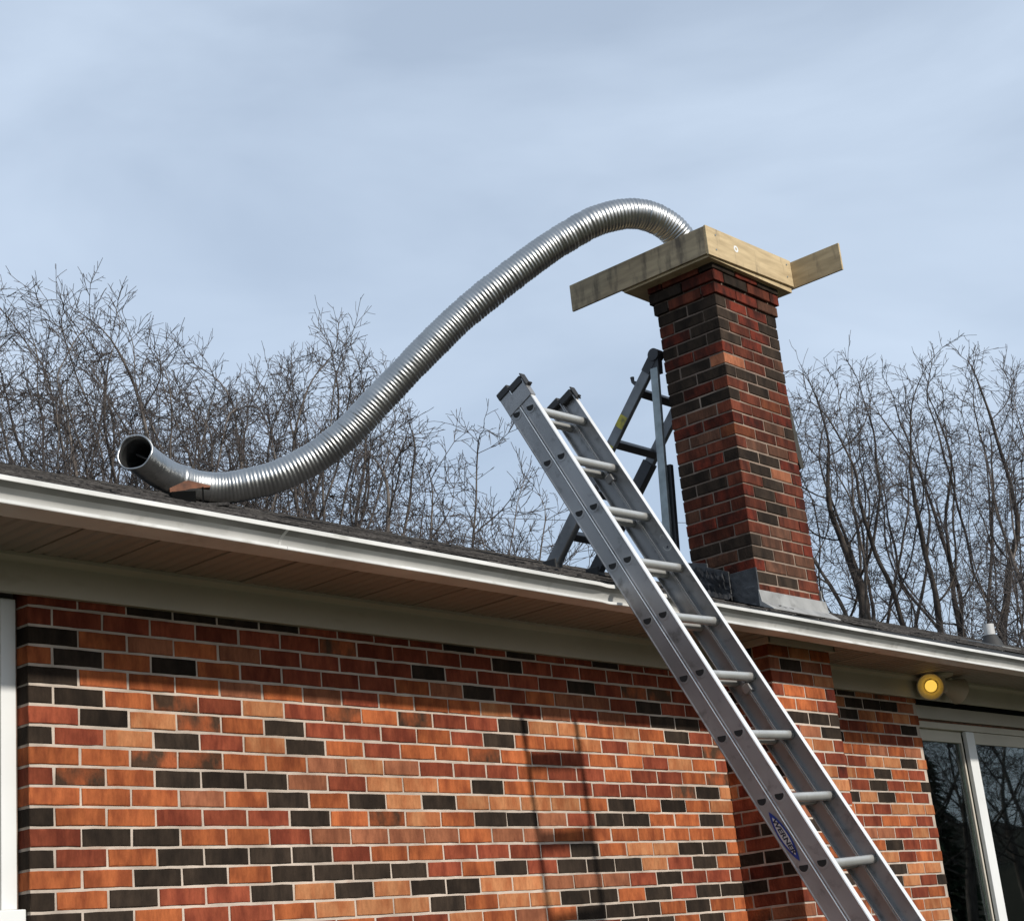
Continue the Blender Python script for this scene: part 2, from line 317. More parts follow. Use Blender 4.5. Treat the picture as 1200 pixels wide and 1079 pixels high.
def brick(parent, L, loc, rz, key, jit=True):
    me = brick_mesh(L, random.randrange(6))
    o = bpy.data.objects.new('brick', me); COL.objects.link(o)
    o.parent = parent; o.matrix_parent_inverse = parent_world(parent).inverted()
    o.location = loc
    o.rotation_euler = (random.uniform(-.006, .006), random.uniform(-.004, .004), rz+random.uniform(-.005, .005)) if jit else (0, 0, rz)
    s = o.material_slots[0]; s.link = 'OBJECT'; s.material = BR[key]
    return o

def brick_into(mb, L, loc, rz, key):
    me = brick_mesh(L, random.randrange(6))
    c, s_ = math.cos(rz), math.sin(rz)
    vs = [(loc[0]+v.co.x*c-v.co.y*s_, loc[1]+v.co.x*s_+v.co.y*c, loc[2]+v.co.z) for v in me.vertices]
    mb.add(vs, [tuple(p.vertices) for p in me.polygons], KEYS.index(key))

ROWS = {0: 'RRKKKKRRRRKRKRRKRRRR', 1: 'RRRRRRRMRRRRKRRRRRRRR', 2: 'KOBOBRRRRKRRRRKRMMRR', 3: 'OKOKORRRROBKROBBRKRRR',
 4: 'KOOOBOBROOOTRBRBRKKR', 5: 'KKOMRTRMOMRRKTTOTOKRB', 6: 'RKTMOKRRRORKOOTRTORM', 7: 'KRTKRTKOROOMORROORTOR',
 8: 'OOMMOOBTBRRRORRORROM', 9: 'RMOKKKBRTTOKOORRRRMKT', 10: 'OOOBOKOKTKTTTTOKOKOTO'[:20], 11: 'KOORRRKOMTOKKBRKKOOKO',
 12: 'RKKOORBBBBOBBOOOOOOO', 13: 'KROKKKKROORRRRKOTTKKO', 14: 'OOKKOKKKKROKRKKKTRKO', 15: 'KOKRRKTKTKKTTBBBRKRRR',
 16: 'KKORROTTTKOTTKKOKRKK', 17: 'KKOROKRORRTOBOKKKOKOO', 18: 'OKRTOKOBROTKRORKKOKO'}
FULL, HALF = B-0.0098, 0.0918
rest = MB(); count = 0
def wcol(w): return random.choices(KEYS[:len(w)], w)[0]
for k in range(-1, int(Z0/CH)+1):
    z = Z0 - k*CH + 0.0049
    if z < 0.0: break
    st = ROWS.get(k)
    even = (k % 2 == 0)
    segs = []
    if even: segs = [(i*B, FULL) for i in range(20)]
    else: segs = [(0.0, HALF)] + [((i+0.5)*B, FULL) for i in range(19)] + [(19.5*B, HALF)]
    for i, (x, L) in enumerate(segs):
        key = st[i] if st and i < len(st) else wcol((30, 24, 12, 10, 6, 22, 0))
        loc = (x + random.uniform(-.0012, .0012), random.uniform(-.0018, .0012), z + random.uniform(-.0008, .0008))
        if (1 <= k <= 14 or (k == 15 and i < 13)) and count < 300:
            brick(wall_l, L, loc, 0, key); count += 1
        else: brick_into(rest, L, loc, 0, key)
rest.build('brick', BMATS, wall_l, kind='stuff')
rest = MB()
for k in range(-1, int(Z0/CH)+1):
    z = Z0 - k*CH + 0.0049
    if z < 0: break
    x = CX1 - (0.1 if k % 2 else 0.0) - 0.02 + (0.0 if k % 2 else 0.03)
    while x < DX0-0.03:
        L = min(FULL, DX0-x)
        if L < 0.06: break
        brick_into(rest, L, (x, random.uniform(-.0018, .0012), z), 0, wcol((34, 28, 20, 8, 3, 13, 0)))
        x += B
rest.build('brick', BMATS, wall_r, kind='stuff')

# boards under the eave
for x0, x1 in ((XL, CX0-0.002), (CX1+0.002, XR)):
    m = MB(); m.box(x0, x1, -0.024, 0.003, Z0+0.032, Z0+0.150); m.build('frieze_board', trim_paint, house, bevel=0.002)
    m = MB(); m.prism([(-0.052, 0.0), (-0.0243, -0.016), (0.0, -0.016), (0.0, 0.014), (-0.052, 0.014)], V((x0, 0, Z0+0.1525)), V((x1, 0, Z0+0.1525)), V((0, 1, 0)), V((0, 0, 1)))
    m.build('soffit_moulding', trim_paint, house)
m = MB(); yb = CY0-0.026
m.box(CX0-0.024, CX1+0.024, yb, CY0-0.004, Z0+0.128, Z0+0.163); m.box(CX0-0.026, CX0-0.003, yb, -0.055, Z0+0.1275, Z0+0.1625); m.box(CX1+0.004, CX1+0.026, yb, -0.055, Z0+0.1275, Z0+0.1625)
m.build('chimney_collar_trim', trim_paint, house, bevel=0.003)
# soffit: grooved panels, each hung between wall and fascia
pw = 0.3048; x = XL; sp_me = None
def soffit_mesh():
    m = MB(); prof = []
    for g_ in range(5):
        a = g_*pw/5
        prof += [(a+0.0005 if g_ == 0 else a+0.010, 0.0), (a+pw/5-0.014, 0.0), (a+pw/5-0.004, 0.0075), (a+pw/5-0.001, 0.0075)]
    prof += [(pw-0.001, 0.012), (0.0005, 0.012)]
    m.prism(prof, V((0, -0.518, 0)), V((0, -0.002, 0)), V((1, 0, 0)), V((0, 0, 1)))
    return m
while x < XR-0.05:
    if sp_me is None:
        o = soffit_mesh().build('soffit_panel', soffit_m, house); sp_me = o.data
    else:
        o = bpy.data.objects.new('soffit_panel', sp_me); COL.objects.link(o); o.parent = house; o.matrix_parent_inverse = parent_world(house).inverted()
    o.location = (x, 0, Z0+0.1645+random.uniform(-.001, .001)); o.rotation_euler = (random.uniform(-.003, .003), 0, 0)
    x += pw
m = MB(); m.box(XL, XR, -0.548, -0.520, Z0+0.118, Z0+0.232); m.build('fascia_board', white_alu, house)
# gutter, falling gently to the right
GT = -0.0045
def gz(x): return Z0 + GT*x
prof = [(-0.549, 0.204), (-0.549, 0.117), (-0.630, 0.1165), (-0.6345, 0.1175), (-0.6360, 0.120), (-0.6360, 0.1285), (-0.6335, 0.1300),
        (-0.5720, 0.1302), (-0.5720, 0.1345), (-0.5855, 0.1355), (-0.5860, 0.147), (-0.5890, 0.157), (-0.5965, 0.1665), (-0.6100, 0.1765), (-0.6310, 0.1868), (-0.6330, 0.1880),
        (-0.6375, 0.1885), (-0.6385, 0.190), (-0.6385, 0.2035), (-0.6370, 0.2050), (-0.6260, 0.2050), (-0.6255, 0.2035), (-0.634, 0.2025), (-0.634, 0.1905), (-0.6280, 0.1897),
        (-0.6080, 0.1795), (-0.5945, 0.169), (-0.5865, 0.158), (-0.583, 0.147), (-0.5695, 0.1360), (-0.5695, 0.1285), (-0.628, 0.1215), (-0.552, 0.1195), (-0.551, 0.204)]
m = MB()
xsg = [XL-0.02] + [XL + 0.4*i for i in range(1, int((XR-XL)/0.4))] + [2.10+0.023*i for i in range(44)] + [XR]
xsg = sorted(xsg); gvv = []; npf = len(prof)
for xx in xsg:
    dent = 0.010*math.exp(-((xx-2.42)/0.05)**2) + 0.007*math.exp(-((xx-2.86)/0.06)**2)    # pressed in where the ladder rests
    wob = 0.0012*math.sin(xx*2.1)+0.0008*math.sin(xx*5.3)
    for a, b in prof: gvv.append((xx, a + (dent if a < -0.6 else 0) + (wob if a < -0.6 else 0), gz(xx)+b+wob))
gf = [(i*npf+k, (i+1)*npf+k, (i+1)*npf+(k+1) % npf, i*npf+(k+1) % npf) for i in range(len(xsg)-1) for k in range(npf)]
m.add(gvv, gf)
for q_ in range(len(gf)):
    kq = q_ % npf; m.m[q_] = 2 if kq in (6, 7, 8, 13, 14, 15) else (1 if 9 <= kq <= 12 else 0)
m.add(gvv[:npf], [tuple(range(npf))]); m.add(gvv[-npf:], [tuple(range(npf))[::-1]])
gutter = m.build('gutter', [white_alu, gutter_face, gutter_shade], house, smooth=28)
for gx in (0.62, 6.9):
    m = MB(); pp = [(a-0.0016, b) for a, b in prof[2:18]] + [(-0.5960, 0.2030), (-0.5800, 0.160), (-0.566, 0.125)]
    m.prism(pp, V((gx, 0, gz(gx))), V((gx+0.012, 0, gz(gx+0.012))), V((0, 1, 0)), V((0, 0, 1))); m.build('gutter_seam', white_alu, gutter)

# roof: deck, shingle courses, ridge
roof = MB()
roof.prism([(EY+0.02, roofz(EY+0.02)-0.012), (RDG, roofz(RDG)-0.012), (8.8, roofz(RDG)-0.012-(8.8-RDG)*SL), (8.8, roofz(RDG)-0.05-(8.8-RDG)*SL), (RDG, roofz(RDG)-0.06), (EY+0.02, roofz(EY+0.02)-0.034)],
           V((XL-0.15, 0, 0)), V((XR+0.15, 0, 0)), V((0, 1, 0)), V((0, 0, 1)))
roof_o = roof.build('roof', shingle_m, house)
sh = MB(); ex = 0.135; ncr = int((RDG-EY)/ex/math.sqrt(1/(1+SL*SL)))+1
dy = ex/math.sqrt(1+SL*SL)
for c in range(ncr):
    y0 = EY + c*dy; y1 = min(y0 + dy*1.35, RDG)
    if y1 - y0 < 0.02: break
    x = XL-0.16 + (c % 2)*0.15 + random.uniform(-.05, .05)
    while x < XR+0.15:
        w = random.choice((0.16, 0.24, 0.30, 0.33)); w = min(w, XR+0.16-x)
        zl = roofz(y0)+random.uniform(0.0035, 0.010); zh = roofz(y1)-0.006; th = random.uniform(.004, .008); yy = y0+random.uniform(-.006, .006)
        sh.add([(x+.002, yy, zl-th), (x+w-.002, yy, zl-th+random.uniform(-.001, .001)), (x+w-.002, yy, zl), (x+.002, yy, zl), (x+.002, y1, zh), (x+w-.002, y1, zh)],
               [(0, 1, 2, 3), (3, 2, 5, 4), (0, 3, 4), (1, 5, 2)])
        x += w
sh.build('shingle', shingle_m, roof_o, kind='stuff')
rc = MB(); x = XL-0.15
while x < XR+0.1:
    rc.add([(x, RDG-0.15, roofz(RDG-0.15)+0.006), (x+0.31, RDG-0.15, roofz(RDG-0.15)+0.010), (x+0.31, RDG, roofz(RDG)+0.006), (x, RDG, roofz(RDG)+0.003),
            (x+0.31, RDG+0.15, roofz(RDG-0.15)+0.010), (x, RDG+0.15, roofz(RDG-0.15)+0.006)], [(0, 1, 2, 3), (3, 2, 4, 5)]); x += 0.30
rc.build('ridge_cap', shingle_m, roof_o, kind='stuff')
m = MB(); m.prism([(EY-0.004, roofz(EY)-0.004), (EY-0.004, roofz(EY)-0.030), (EY-0.001, roofz(EY)-0.030), (EY-0.001, roofz(EY)-0.005)], V((XL-0.1, 0, 0)), V((XR+0.1, 0, 0)), V((0, 1, 0)), V((0, 0, 1)))
m.build('drip_edge', black_pl, roof_o)

# window left of the corner (only its white jamb is in view)
win = MB(); FY = 0.060
win.box(-0.066, -0.009, FY, 0.13, Z0-0.998, Z0+0.031); win.box(-1.395, -1.33, FY, 0.13, Z0-0.998, Z0+0.031)
win.box(-1.33, -0.066, FY+0.002, 0.13, Z0-0.03, Z0+0.031)
wo = win.build('window', frame_w, house, bevel=0.002)
m = MB(); m.box(-1.42, -0.001, 0.020, 0.14, Z0-1.10, Z0-1.001); m.build('sill', frame_w, wo, bevel=0.004)
m = MB(); m.box(-0.110, -0.069, 0.088, 0.12, Z0-0.995, Z0-0.033); m.box(-1.327, -1.286, 0.088, 0.12, Z0-0.995, Z0-0.033); m.box(-1.284, -0.112, 0.090, 0.118, Z0-0.995, Z0-0.95); m.box(-1.284, -0.112, 0.090, 0.118, Z0-0.08, Z0-0.033)
m.build('sash', frame_g, wo)
m = MB(); m.box(-1.284, -0.112, 0.100, 0.106, Z0-0.948, Z0-0.082); m.build('pane', gl, wo)
m = MB(); m.box(-0.0085, -0.002, 0.066, 0.074, Z0-1.0, Z0+0.02); m.build('caulk_line', mortar_old, wo)

# sliding glass door on the right
PY = 0.055
dr = MB()
dr.box(DX0+0.075, 8.70, PY, 0.19, Z0-0.070, Z0+0.012)                     # flat head casing
door = dr.build('sliding_door', frame_g, house, bevel=0.002)
m = MB(); m.box(DX0+0.080, 8.70, PY+0.008, 0.18, Z0-0.126, Z0-0.086); m.build('head_track', trim_paint, door, bevel=0.002)
m = MB(); m.box(DX0+0.076, 8.70, PY+0.022, 0.18, Z0-0.085, Z0-0.0715); m.build('head_gap_strip', rust, door)
m = MB(); m.box(DX0+0.004, DX0+0.074, 0.07, 0.19, 0.05, Z0+0.03); m.build('jamb', frame_g, door)
m = MB(); m.box(DX0+0.078, 6.90, PY+0.040, PY+0.08, Z0-0.200, Z0-0.128); m.box(DX0+0.075, DX0+0.10, PY+0.042, PY+0.078, 0.2005, Z0-0.2005)
m.build('panel_frame', trim_paint, door, bevel=0.002)
m = MB(); m.box(7.04, 8.66, PY+0.012, PY+0.036, Z0-0.205, Z0-0.129)
m.build('panel_frame', trim_paint, door, bevel=0.002)
m = MB(); m.box(DX0+0.078, 6.90, PY+0.041, PY+0.08, 0.10, 0.20); m.build('bottom_rail', trim_paint, door)
m = MB(); m.box(7.04, 8.66, PY+0.013, PY+0.036, 0.10, 0.20); m.build('bottom_rail', trim_paint, door)
m = MB(); m.box(6.895, 6.915, PY+0.0405, PY+0.075, 0.10, Z0-0.130); m.build('stile', trim_paint, door)
m = MB(); m.box(6.925, 7.038, PY+0.010, PY+0.0375, 0.10, Z0-0.1285); m.build('stile', frame_w, door, bevel=0.003)
m = MB(); m.box(DX0+0.101, 6.894, PY+0.056, PY+0.062, 0.201, Z0-0.201); m.build('pane', gl, door)
m = MB(); m.box(7.039, 8.655, PY+0.022, PY+0.028, 0.201, Z0-0.206); m.build('pane', gl, door)
m = MB(); m.box(8.66, 8.745, PY+0.006, 0.19, 0.05, Z0+0.03); m.build('jamb', frame_g, door)
m = MB(); m.box(DX0, 8.75, -0.05, 0.25, 0.0, 0.09); m.build('threshold', trim_paint, door)

# ------------------------------------------------------------------ chimney
chim = thing('chimney', 'square red and charcoal brick chimney standing against the house and rising through its eave', 'chimney', ((CX0+CX1)/2, (CY0+CY1)/2, 0))
m = MB(); m.box(CX0+0.004, CX1-0.004, CY0+0.004, CY1-0.004, 0, Z0+0.30); lowcore = m.build('mortar_core', mortar, chim); lowcore['label'] = 'light mortar of the lower stack'
m = MB(); m.box(CX0+0.005, CX1-0.005, CY0+0.005, CY1-0.005, Z0+0.301, Z0+1.55); m.build('mortar_core', mortar_mid, chim)
m = MB(); m.box(CX0+0.005, CX1-0.005, CY0+0.005, CY1-0.005, Z0+1.551, Z0+2.10); m.build('mortar_core', mortar_old, chim)
hid = MB(); LQ = B-0.0098
def chim_row(z, kind, e, w, wl, singles):
    """one course; kind 0: stretchers in front, 1: stretchers on the sides; e = corbel overhang"""
    x0, x1, y0, y1 = CX0-e, CX1+e, CY0-e, CY1+e
    sx = (x1-x0+0.0098)/3; sy = (y1-y0+0.0098)
    j = lambda: random.uniform(-.0016, .0016)
    def put(vis, L, loc, rz):
        k = wcol(wl if abs(math.sin(rz)) > .5 else w)  # side faces draw darker bricks, so their shade is partly in the colour
        loc = (loc[0]+(j() if abs(math.sin(rz)) > .5 else 0), loc[1]+(j() if abs(math.sin(rz)) < .5 else 0), loc[2])
        if vis and singles: brick(chim, L, loc, rz, k)
        else: brick_into(hid, L, loc, rz, k)
    if kind == 0:
        for i in range(3): put(True, sx-0.0098, (x0+i*sx, y0, z), 0)
        for i in range(3): put(False, sx-0.0098, (x1-i*sx, y1, z), math.pi)
        Lm = (y1-y0) - 2*(0.092+0.0098)
        put(True, Lm, (x0, y1-0.092-0.0098, z), -math.pi/2); put(False, Lm, (x1, y0+0.092+0.0098, z), math.pi/2)
    else:
        Ls = (sy-0.0196)/2
        for i in range(2): put(True, Ls, (x0, y1-i*(Ls+0.0098), z), -math.pi/2)
        for i in range(2): put(False, Ls, (x1, y0+i*(Ls+0.0098), z), math.pi/2)
        Lf = (x1-x0) - 2*(0.092+0.0098); Lh = (Lf-0.0098)/2
        for i in range(2): put(True, Lh, (x0+0.092+0.0098+i*(Lh+0.0098), y0, z), 0)
        for i in range(2): put(False, Lh, (x1-0.092-0.0098-i*(Lh+0.0098), y1, z), math.pi)
k = 0; z = Z0 + 0.0049 - CH*math.floor(Z0/CH)
while z < Z0+0.26:
    vis = z > Z0-1.45
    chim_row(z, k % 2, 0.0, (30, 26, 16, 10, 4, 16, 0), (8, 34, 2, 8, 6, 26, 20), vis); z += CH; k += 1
z = Z0 + 0.65*CH + 0.0049 + 4*CH; top_z = None
for k in range(40):
    if z > Z0 + 2.235: break
    hrel = (z-Z0)
    e = 0.0 if hrel < 2.03 else (0.013 if hrel < 2.10 else (0.025 if hrel < 2.17 else 0.027))
    w = (0, 4, 0, 3, 0, 26, 8, 30, 11, 18) if hrel < 1.1 else ((0, 1, 0, 1, 0, 30, 14, 26, 5, 23) if hrel < 1.75 else (0, 0, 0, 0, 0, 34, 30, 18, 1, 17))
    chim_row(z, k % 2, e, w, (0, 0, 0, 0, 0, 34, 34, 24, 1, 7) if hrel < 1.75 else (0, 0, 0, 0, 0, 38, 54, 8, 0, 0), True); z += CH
hid.build('brick', BMATS, chim, kind='stuff')
m = MB(); m.box(CX0-0.005, CX1+0.005, CY0-0.005, CY1+0.005, Z0+2.1005, Z0+2.236); m.build('corbel_core', mortar_old, chim)
# flashing
m = MB()
m.prism([(CY0-0.006, 0.41), (CY0-0.012, 0.41), (CY0-0.022, 0.345), (CY0-0.085, roofz(CY0-0.085)-Z0+0.016), (CY0-0.085, roofz(CY0-0.085)-Z0+0.010), (CY0-0.004, roofz(CY0)-Z0+0.008)],
        V((CX0-0.02, 0, Z0)), V((CX1+0.035, 0, Z0)), V((0, 1, 0)), V((0, 0, 1)))
m.build('apron_flashing', flash_g, chim, bevel=0.002)
m = MB()
for q in range(7):
    bx = 4.12+0.022*q+random.uniform(-.008, .008); by = CY0-0.030-random.uniform(0, .02)
    m.tube([V((bx, by, roofz(by)+0.024)), V((bx+random.uniform(.01, .03), by-0.012, roofz(by)+0.024+random.uniform(-.006, .006)))], [0.006, 0.003], 6)
m.build('tar_dab', flash_b, chim)
m = MB()
def side_flash(x0, x1, ya, yb, za, zb):
    m.add([(x0, ya, roofz(ya)+0.004), (x0, yb, roofz(yb)+0.004), (x0+0.002, yb, Z0+zb), (x0+0.002, ya, Z0+za), (x1, ya, roofz(ya)+0.004), (x1, yb, roofz(yb)+0.004), (x1, yb, Z0+zb), (x1, ya, Z0+za)],
          [(0, 3, 2, 1), (4, 5, 6, 7), (0, 4, 7, 3), (1, 2, 6, 5), (3, 7, 6, 2), (0, 1, 5, 4)])
side_flash(CX0-0.016, CX0-0.004, CY0-0.010, CY0+0.165, 0.530, 0.530)
side_flash(CX0-0.020, CX0-0.005, CY0+0.158, CY0+0.290, 0.545, 0.60)
side_flash(CX0-0.018, CX0-0.004, CY0+0.285, CY1+0.06, 0.62, 0.665)
m.add([(CX0-0.016, CY0-0.03, roofz(CY0-0.03)+0.008), (CX0-0.016, CY1+0.05, roofz(CY1+0.05)+0.008), (CX0-0.11, CY1+0.05, roofz(CY1+0.05)+0.012), (CX0-0.11, CY0-0.03, roofz(CY0-0.03)+0.012)], [(0, 1, 2, 3)])
m.build('step_flashing', flash_b, chim, bevel=0.003)
m = MB(); side_flash(CX1+0.004, CX1+0.014, CY0-0.006, CY1+0.06, 0.47, 0.66); m.build('step_flashing', flash_g, chim)
# crumpled tar membrane over the step flashing
m = MB(); nu, nv = 22, 7; gvv = []
for i in range(nu+1):
    yy = CY0+0.15 + 0.30*i/nu; zt = Z0+0.50+0.16*i/nu + random.uniform(-.020, .024)
    for k in range(nv+1):
        zz_ = roofz(yy)+0.002 + (zt-roofz(yy))*k/nv
        gvv.append((CX0-0.026-random.uniform(0, .010)*(1 if 0 < k < nv else 0.3) - (0.05*(1-k/2) if k < 2 else 0), yy+random.uniform(-.004, .004), zz_+random.uniform(-.005, .005)))
m.add(gvv, [(i*(nv+1)+k, i*(nv+1)+k+1, (i+1)*(nv+1)+k+1, (i+1)*(nv+1)+k) for i in range(nu) for k in range(nv)])
m.build('tar_membrane', mat('tar_membrane_black', (0.030, 0.032, 0.036), 0.7, color2=(0.012, 0.012, 0.013), vscale=12, bump=0.6, bscale=20, spec=0.25), chim)

# ------------------------------------------------------------------ formwork on the chimney top
form = thing('wooden_formwork', 'plywood boards nailed round the chimney top as a mould for a new crown', 'formwork', ((CX0+CX1)/2, -0.14, Z0+2.25))
bz0, bz1 = Z0+2.262, Z0+2.425
m = MB(); m.box(3.957, 4.790, -0.398, 0.190, Z0+2.2475, Z0+2.2900); m.build('base_sheet', wood, form)
m = MB(); m.add([(3.943, -0.412, bz0-0.008), (4.800, -0.412, bz0+0.020), (4.800, -0.399, bz0+0.020), (3.943, -0.399, bz0-0.008), (3.943, -0.412, bz1+0.004), (4.800, -0.412, bz1+0.022), (4.800, -0.399, bz1+0.022), (3.943, -0.399, bz1+0.004)],
    [(0, 3, 2, 1), (4, 5, 6, 7), (0, 1, 5, 4), (1, 2, 6, 5), (2, 3, 7, 6), (3, 0, 4, 7)])
fb = m.build('board', wood, form, bevel=0.0015); fb['label'] = 'sunlit front board'
m = MB(); m.box(3.942, 3.956, -0.398, 0.560, bz0, bz1); lb = m.build('board', wood_dirty, form, bevel=0.0015); lb['label'] = 'stained left board running out past the back corner'
m = MB(); m.box(4.801, 4.815, -0.735, 0.200, bz0+0.012, bz1+0.014); rb = m.build('board', wood, form, bevel=0.0015); rb['label'] = 'right board sticking out past the front corner'
m = MB(); m.box(3.957, 4.800, 0.191, 0.204, bz0, bz1-0.01); m.build('board', wood, form)
m = MB()
for nx_, nz_ in ((4.02, 2.30), (4.03, 2.39), (4.74, 2.33), (4.75, 2.41)):
    m.tube([V((nx_, -0.412, Z0+nz_)), V((nx_, -0.416, Z0+nz_))], 0.005, 8)
m.build('screw_head', galv, form)
m = MB()       # pale knot ring on the front board
for i in range(20):
    a0, a1 = 2*math.pi*i/20, 2*math.pi*(i+1)/20
    P = lambda a, r: (4.225+r*math.cos(a), -0.4128, Z0+2.362+r*math.sin(a)*0.9)
    m.add([P(a0, .010), P(a1, .010), P(a1, .022), P(a0, .022)], [(0, 1, 2, 3)])
m.build('knot_ring', frame_w, form)

# ------------------------------------------------------------------ flexible liner
ctrl = [(1.616, 1.593, 4.245), (1.807, 1.702, 4.223), (1.973, 1.748, 4.194), (2.116, 1.721, 4.170), (2.244, 1.636, 4.169), (2.416, 1.480, 4.205), (2.557, 1.354, 4.288), (2.699, 1.203, 4.422),
        (2.821, 1.047, 4.611), (2.946, 0.892, 4.794), (3.080, 0.723, 4.981), (3.220, 0.559, 5.144), (3.394, 0.384, 5.314), (3.527, 0.251, 5.434), (3.664, 0.122, 5.533), (3.822, 0.009, 5.590),
        (3.956, -0.062, 5.588), (4.074, -0.109, 5.528), (4.180, -0.134, 5.420), (4.245, -0.143, 5.28), (4.28, -0.146, 5.10), (4.29, -0.146, 4.9)]
def resample(P, step, smooth=3):
    P = np.array(P, float); t = np.r_[0, np.cumsum(np.linalg.norm(np.diff(P, axis=0), axis=1))]
    N_ = int(t[-1]/step); tt = np.linspace(0, t[-1], N_+1)
    # Catmull-Rom style smoothing through repeated averaging of a dense polyline
    Q = np.stack([np.interp(np.linspace(0, t[-1], 401), t, P[:, k]) for k in range(3)], 1)
    for _ in range(smooth*25): Q[1:-1] = 0.25*Q[:-2]+0.5*Q[1:-1]+0.25*Q[2:]
    s_ = np.r_[0, np.cumsum(np.linalg.norm(np.diff(Q, axis=0), axis=1))]; tt = np.linspace(0, s_[-1], int(s_[-1]/step)+1)
    return np.stack([np.interp(tt, s_, Q[:, k]) for k in range(3)], 1), tt
P, tt = resample(ctrl, 0.0043, 4)
liner = thing('chimney_liner', 'long bent corrugated aluminium pipe running from the chimney top down onto the roof', 'pipe', tuple(ctrl[4]))
bend = np.stack([np.interp(tt, np.linspace(0, tt[-1], 34), np.r_[0, 0, 0, RNG.normal(0, 0.0016, 28), 0, 0, 0]) for _ in range(3)], 1)
for _ in range(40): bend[1:-1] = 0.25*bend[:-2]+0.5*bend[1:-1]+0.25*bend[2:]
P = P + bend
def sweep(P, rad, nseg, mb, flip=False):
    T = np.gradient(P, axis=0); T /= np.linalg.norm(T, axis=1)[:, None]
    u = np.array(V(T[0]).orthogonal().normalized()); base = len(mb.v); ang = np.linspace(0, 2*np.pi, nseg, endpoint=False)
    for i in range(len(P)):
        u = u - T[i]*(u@T[i]); u /= np.linalg.norm(u); w = np.cross(T[i], u)
        ring = P[i] + rad[i]*(np.cos(ang)[:, None]*u + np.sin(ang)[:, None]*w)
        mb.v += [tuple(q) for q in ring]
    for i in range(len(P)-1):
        for k in range(nseg):
            q = (base+i*nseg+k, base+i*nseg+(k+1) % nseg, base+(i+1)*nseg+(k+1) % nseg, base+(i+1)*nseg+k)
            mb.f.append(q[::-1] if flip else q); mb.m.append(0)
RAD = 0.0845
i0 = int(np.searchsorted(tt, 0.40))
amp = np.clip((tt-0.33)/0.45, 0.12, 1.0)
wobr = np.interp(tt, np.linspace(0, tt[-1], 60), 1+RNG.normal(0, 0.008, 60))
wobr2 = np.interp(tt, np.linspace(0, tt[-1], 300), RNG.normal(0, 0.0006, 300))
rad = (RAD-0.002)*wobr + wobr2 + 0.0046*amp*np.abs(np.sin(np.pi*(tt/0.0205 + 0.6*np.sin(tt*3.1) + 0.25*np.sin(tt*8.7))))*(1+0.25*np.sin(tt*5.3+1)+wobr2*120)
m = MB(); sweep(P[i0:], rad[i0:], 40, m); m.build('corrugated_tube', alu_bright, liner, smooth=70)
m = MB(); re = rad.copy(); re[:] = RAD*0.985 + 0.0012*np.abs(np.sin(np.pi*tt/0.034)) + wobr2*0.8
re[:6] += np.linspace(0.008, 0, 6); re[i0-3:i0+6] += 0.004
sweep(P[:i0+6], re[:i0+6], 40, m)
sweep(P[:i0], re[:i0]-0.003, 40, m, True)
m.build('smooth_elbow', alu_bright, liner, smooth=60)
T0 = V(P[0]-P[4]).normalized()
m = MB(); uu = T0.orthogonal().normalized(); ww = T0.cross(uu); rr0 = float(re[0])
ringpts = [V(P[0]) + (uu*math.cos(a)+ww*math.sin(a))*(rr0*(1+0.02*math.sin(3*a))) + T0*0.004*math.sin(5*a) for a in np.linspace(0, 2*math.pi, 37)]
m.tube(ringpts, 0.0065, 8, cap=False); m.build('rolled_rim', alu_bright, liner, smooth=60)
m = MB(); ip = 30; uu2 = V(P[ip]-P[ip+3]).normalized(); ux = uu2.orthogonal().normalized(); uy = uu2.cross(ux)
cc = V(P[ip]); m.tube([cc+ux*-0.074, cc+uy*0.02+ux*0.02, cc+ux*0.072+uy*-0.02], 0.006, 6); m.build('inner_rib', fold_dark, liner)

# ------------------------------------------------------------------ rusty scrap by the liner's elbow
yy = 1.30; sx0 = 1.655; zr = roofz(yy)
scrap = thing('rusty_scrap', 'rusty bent metal cover lying open on the roof in front of the pipe elbow', 'scrap metal', (sx0, yy, zr))
dx, dyv = V((0.80, -0.60, 0)), V((0.60, 0.80, 0.30))
o = V((sx0-0.005, yy+0.05, zr+0.060))
m = MB(); m.add([o+dx*-0.012+V((0, 0, 0.016)), o+dx*0.062+V((0, 0, 0.050)), o+dx*0.082+V((0, 0, 0.052)), o+dx*0.185+V((0, 0, 0.022)),
                 o+dx*-0.010+V((0, 0, -0.004)), o+dx*0.065+V((0, 0, 0.004)), o+dx*0.09+V((0, 0, 0.010)), o+dx*0.18+V((0, 0, 0.014)),
                 o+dx*-0.02+dyv*0.07, o+dx*0.07+dyv*0.08+V((0, 0, 0.02)), o+dx*0.18+dyv*0.06],
     [(0, 4, 5, 1), (1, 5, 6, 2), (2, 6, 7, 3), (0, 1, 9, 8), (1, 2, 9), (2, 3, 10, 9)]); m.build('bent_cover', rust, scrap)
near_black = mat('unlit_opening', (0.006, 0.006, 0.006), 0.95, var=0.3, spec=0.05)  # near black colour stands in for the shade inside the opening
m = MB(); m.obox(o, dx, V((0.6, 0.8, 0)), V((0, 0, 1)), (-0.006, 0.112), (-0.008, 0.05), (-0.062, -0.003)); m.build('dark_box', near_black, scrap, bevel=0.004)
m = MB(); m.obox(o, dx, V((0.6, 0.8, 0)), V((0, 0, 1)), (0.142, 0.150), (-0.01, 0.0), (-0.075, 0.014)); m.build('bracket', near_black, scrap)
m = MB()
for q in range(3):
    m.obox(o+dx*(-0.12+0.12*q)+V((0, 0, -0.076-0.004*q)), dx, V((0.6, 0.8, 0.25)), V((0, 0, 1)), (0, 0.15), (-0.04, 0.06), (0, 0.010+0.003*q))
st = m.build('loose_shingle', shingle_m, scrap, bevel=0.002)

